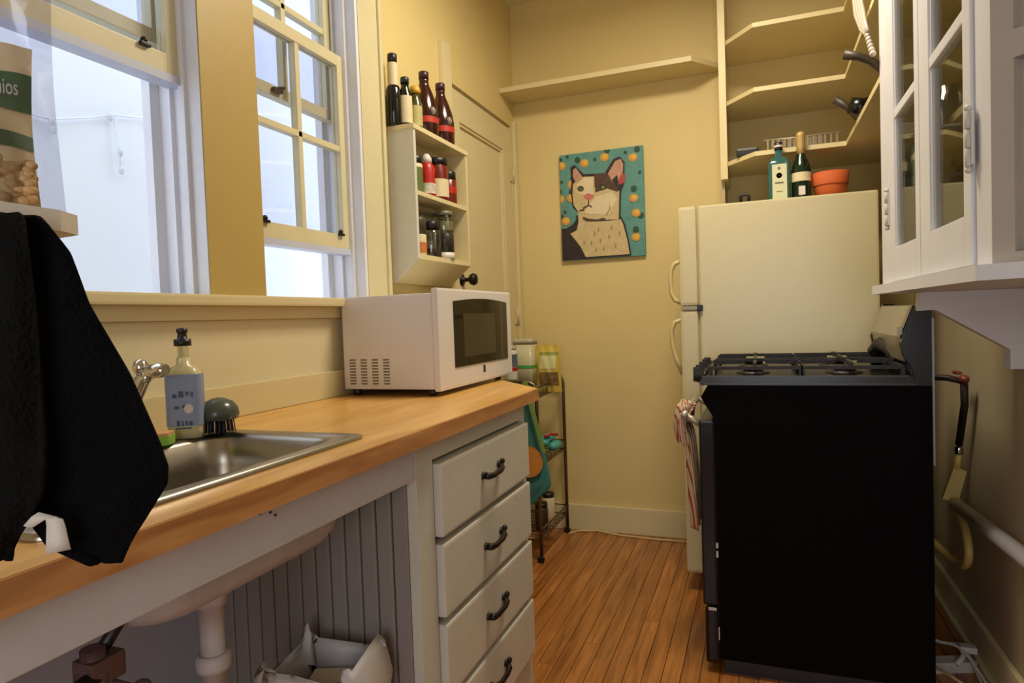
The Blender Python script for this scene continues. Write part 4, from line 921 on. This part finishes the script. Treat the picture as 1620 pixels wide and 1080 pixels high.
m = MB(); m.tube([(.595, 2.50, .462), (.595, 1.92, .497), (.595, .9, .55)], .021, 16); m.build('pipe', TRIM, wp)
B(.595, .639, 1.288, 1.312, .515, .545, .002).build('pipe_strap', TRIM, wp)
# cords and power strip
WC = mat('white_cord', (200, 194, 186), .45)
ps = thing('power_strip', (.53, 2.30, 0), 'white power strip on the floor behind the stove', 'power strip')
m = MB(); m.loft([orient(.530, 2.30, .35, .068, .022, .006, .0), orient(.530, 2.30, .35, .068, .022, .006, .032)], False, True, True); m.build('strip_body', WC, ps)
m = MB(); m.box(.555, .60, 2.30, 2.33, .055, .075, .004); m.build('plug', WC, ps); m = MB(); m.tube([(.57, 2.31, .06), (.56, 2.30, .04), (.54, 2.275, .031)], .008, 8); m.build('plug_lead', WC, ps)
for i, pts in enumerate(([(.47, 2.42, .05), (.52, 2.38, .045), (.57, 2.33, .06), (.585, 2.2, .012), (.57, 2.0, .008), (.55, 1.8, .006)], [(.44, 2.38, .10), (.50, 2.36, .06), (.56, 2.30, .065), (.60, 2.15, .01), (.60, 1.9, .008)], [(.45, 2.3, .02), (.50, 2.18, .04), (.55, 2.12, .02), (.52, 2.02, .006), (.49, 1.9, .006)])):
    o = thing('floor_cord', pts[0], ('white cord looping over the power strip behind the stove', 'white cord hugging the right baseboard', 'tan cord in the tangle nearest the stove corner')[i], 'cord', 'cords behind the stove')
    sp_ = []
    for j in range(len(pts)-1):
        p0 = Vector(pts[max(j-1, 0)]); p1 = Vector(pts[j]); p2 = Vector(pts[j+1]); p3 = Vector(pts[min(j+2, len(pts)-1)])
        for q in range(6):
            t_ = q/6; sp_.append(.5*((2*p1)+(p2-p0)*t_+(2*p0-5*p1+4*p2-p3)*t_**2+(3*p1-p0-3*p2+p3)*t_**3))
    sp_.append(Vector(pts[-1])); MB().tube([v[:] for v in sp_], .0045, 8).build('cord', WC if i < 2 else MATS['beige_cord'], o)

# ============================================================ NEAR LEFT: shelf, bag, towel
rs = thing('counter_riser', (-.68, .2, .91), 'white board riser standing on the counter at the left edge under the nut bag', 'shelf')
MB().prism([(-.80, .05), (-.545, .05), (-.548, .30), (-.552, .385), (-.566, .410), (-.60, .414), (-.80, .414)], 2, 1.212, 1.2295).build('board', mat('riser_paint', (222, 216, 206), .45, var=.04), rs)
for (xx, yy) in ((-.79, .37), (-.79, .07), (-.70, .07)): B(xx-.01, xx+.01, yy-.01, yy+.01, .9105, 1.212).build('leg', MATS['riser_paint'], rs)
# nut bag: faces the camera
ba = thing('pistachio_bag', (-.64, .30, 1.23), 'clear zip bag of pistachios with a green printed band on the riser at the left', 'bag')
AN = math.radians(58)   # right-hand direction of the front face
bc_ = (-.6150, .3340)
NUTB = mat('tan_kraft_print', (232, 208, 160), .5, var=.05)
po, fr_ = pouch_obj('inner_pouch', NUTB, ba, bc_, .130, .140, .034, 1.2305, AN, 22, 22)
nv = (math.sin(AN), -math.cos(AN), 0)
GB = mat('dark_green_print', (24, 92, 52), .5)
patch(fr_, 13, 18, 1, 22, .0015, nv).build('green_band', GB, ba, fix=False)
patch(fr_, 8, 10, 14, 22, .0015, nv).build('small_green_band', GB, ba, fix=False)
rt = Vector((math.cos(AN), math.sin(AN), 0)); NV = Vector(nv)
text('brand_word', 'Pistachios', .0185, WHP, Vector((bc_[0], bc_[1], 1.2305+.140*15.5/22))+rt*.0350+NV*.0190, rt, (0, 0, 1), ba, sx=.5)
nu = MB()
for i in range(170):
    u = random.uniform(-.060, .060); h_ = random.uniform(.005, .044); p = Vector((bc_[0], bc_[1], 0))+rt*u+NV*(.0135+.003*random.random()-abs(u)*.06)
    nu.ell((p.x, p.y, 1.2305+h_), random.uniform(.005, .007), .004, random.uniform(.0036, .005), AN+random.uniform(-.6, .6), 8, 5)
tag(nu.build('nuts', mat('pistachio_shell', (196, 156, 104), .6, var=.3, scale=70), ba), kind='stuff')
pouch_obj('outer_zip_bag', PLAST, ba, (bc_[0]+.002, bc_[1]+.003), .158, .235, .046, 1.2302, AN, 14, 16)
# zip strip across the top of the outer bag
m = MB(); a_ = Vector((bc_[0], bc_[1], 1.425))-rt*.08; b_ = Vector((bc_[0], bc_[1], 1.42))+rt*.08
m.tube([a_[:], ((a_+b_)/2+NV*.004)[:], b_[:]], .003, 6); m.tube([(a_+Vector((0, 0, .008)))[:], ((a_+b_)/2+NV*.004+Vector((0, 0, .008)))[:], (b_+Vector((0, 0, .008)))[:]], .002, 6)
m.build('zip_strip', mat('pale_lilac_zip', (170, 172, 196), .3), ba)

# towel
def sheet(rows, nx, nsub, amp, ph, freq):
    out = []; nr = []
    for i in range(len(rows)-1):
        for q in range(nsub):
            t_ = q/nsub; L_ = Vector(rows[i][0]).lerp(Vector(rows[i+1][0]), t_); R_ = Vector(rows[i][1]).lerp(Vector(rows[i+1][1]), t_); nr.append((L_, R_))
    nr.append((Vector(rows[-1][0]), Vector(rows[-1][1])))
    for i, (L_, R_) in enumerate(nr):
        f_ = i/len(nr); r_ = []
        for k in range(nx+1):
            u = k/nx; p = L_.lerp(R_, u)
            nrm = Vector((.78, -.62, 0)); edge = min(1, 6*u*(1-u)+.0)
            p = p+nrm*(amp*edge*math.sin(u*freq+ph+f_*1.7)*(0.5+.5*f_)+.003*math.sin(f_*14+u*6))
            r_.append(p[:])
        out.append(r_)
    return out
T1 = [((-.549, .344, 1.220), (-.537, .356, 1.220)), ((-.551, .343, 1.213), (-.533, .362, 1.213)), ((-.559, .34, 1.19), (-.525, .373, 1.19)), ((-.565, .337, 1.15), (-.519, .382, 1.149)), ((-.573, .334, 1.096), (-.5, .401, 1.089)), ((-.579, .334, 1.04), (-.487, .416, 1.027)), ((-.58, .334, 1.022), (-.483, .419, 1.007)), ((-.576, .34, 1.005), (-.485, .419, .991)), ((-.567, .352, .974), (-.5, .409, .962)), ((-.558, .362, .95), (-.512, .401, .941)), ((-.534, .384, .928), (-.519, .396, .926))]
T2 = [((-.547, .31, 1.218), (-.527, .338, 1.218)), ((-.549, .309, 1.208), (-.526, .34, 1.210)), ((-.561, .304, 1.141), (-.528, .346, 1.139)), ((-.571, .304, 1.046), (-.532, .35, 1.038)), ((-.575, .304, 1.007), (-.537, .349, .998)), ((-.578, .304, .983), (-.547, .341, .974)), ((-.576, .31, .961), (-.556, .333, .955)), ((-.567, .322, .95), (-.558, .332, .947))]
tw = thing('black_towel', (-.54, .37, .93), 'large black towel draped over the riser edge at the left, in front of the sink', 'towel')
for (T, nm, m_, am, ph, fq) in ((T1, 'main_drape', CLOTHK, .003, .4, 8), (T2, 'side_fold', CLOTHG, .004, 1.0, 9)):
    mb = MB(); mb.grid(sheet(T, 26, 7, am, ph, fq)); o = mb.build(nm, m_, tw, fix=False)
    md = o.modifiers.new('thickness', 'SOLIDIFY'); md.thickness = .007; md.offset = 0
    md = o.modifiers.new('smooth', 'SUBSURF'); md.levels = 1; md.render_levels = 1
m = MB(); tg = [[(-.545, .336, .9745), (-.541, .340, .972)], [(-.541, .340, .981), (-.535, .346, .977)], [(-.537, .343, .984), (-.529, .351, .979)], [(-.5345, .347, .982), (-.5265, .355, .976)], [(-.535, .3475, .972), (-.526, .3565, .969)], [(-.5365, .3475, .960), (-.526, .358, .958)], [(-.538, .3475, .949), (-.526, .3595, .950)]]
m.grid(tg); o = m.build('care_tag', TAGW, tw, fix=False); o['label'] = 'small white fabric tag'; o.modifiers.new('t', 'SOLIDIFY').thickness = .0012
print('built', len(bpy.data.objects))
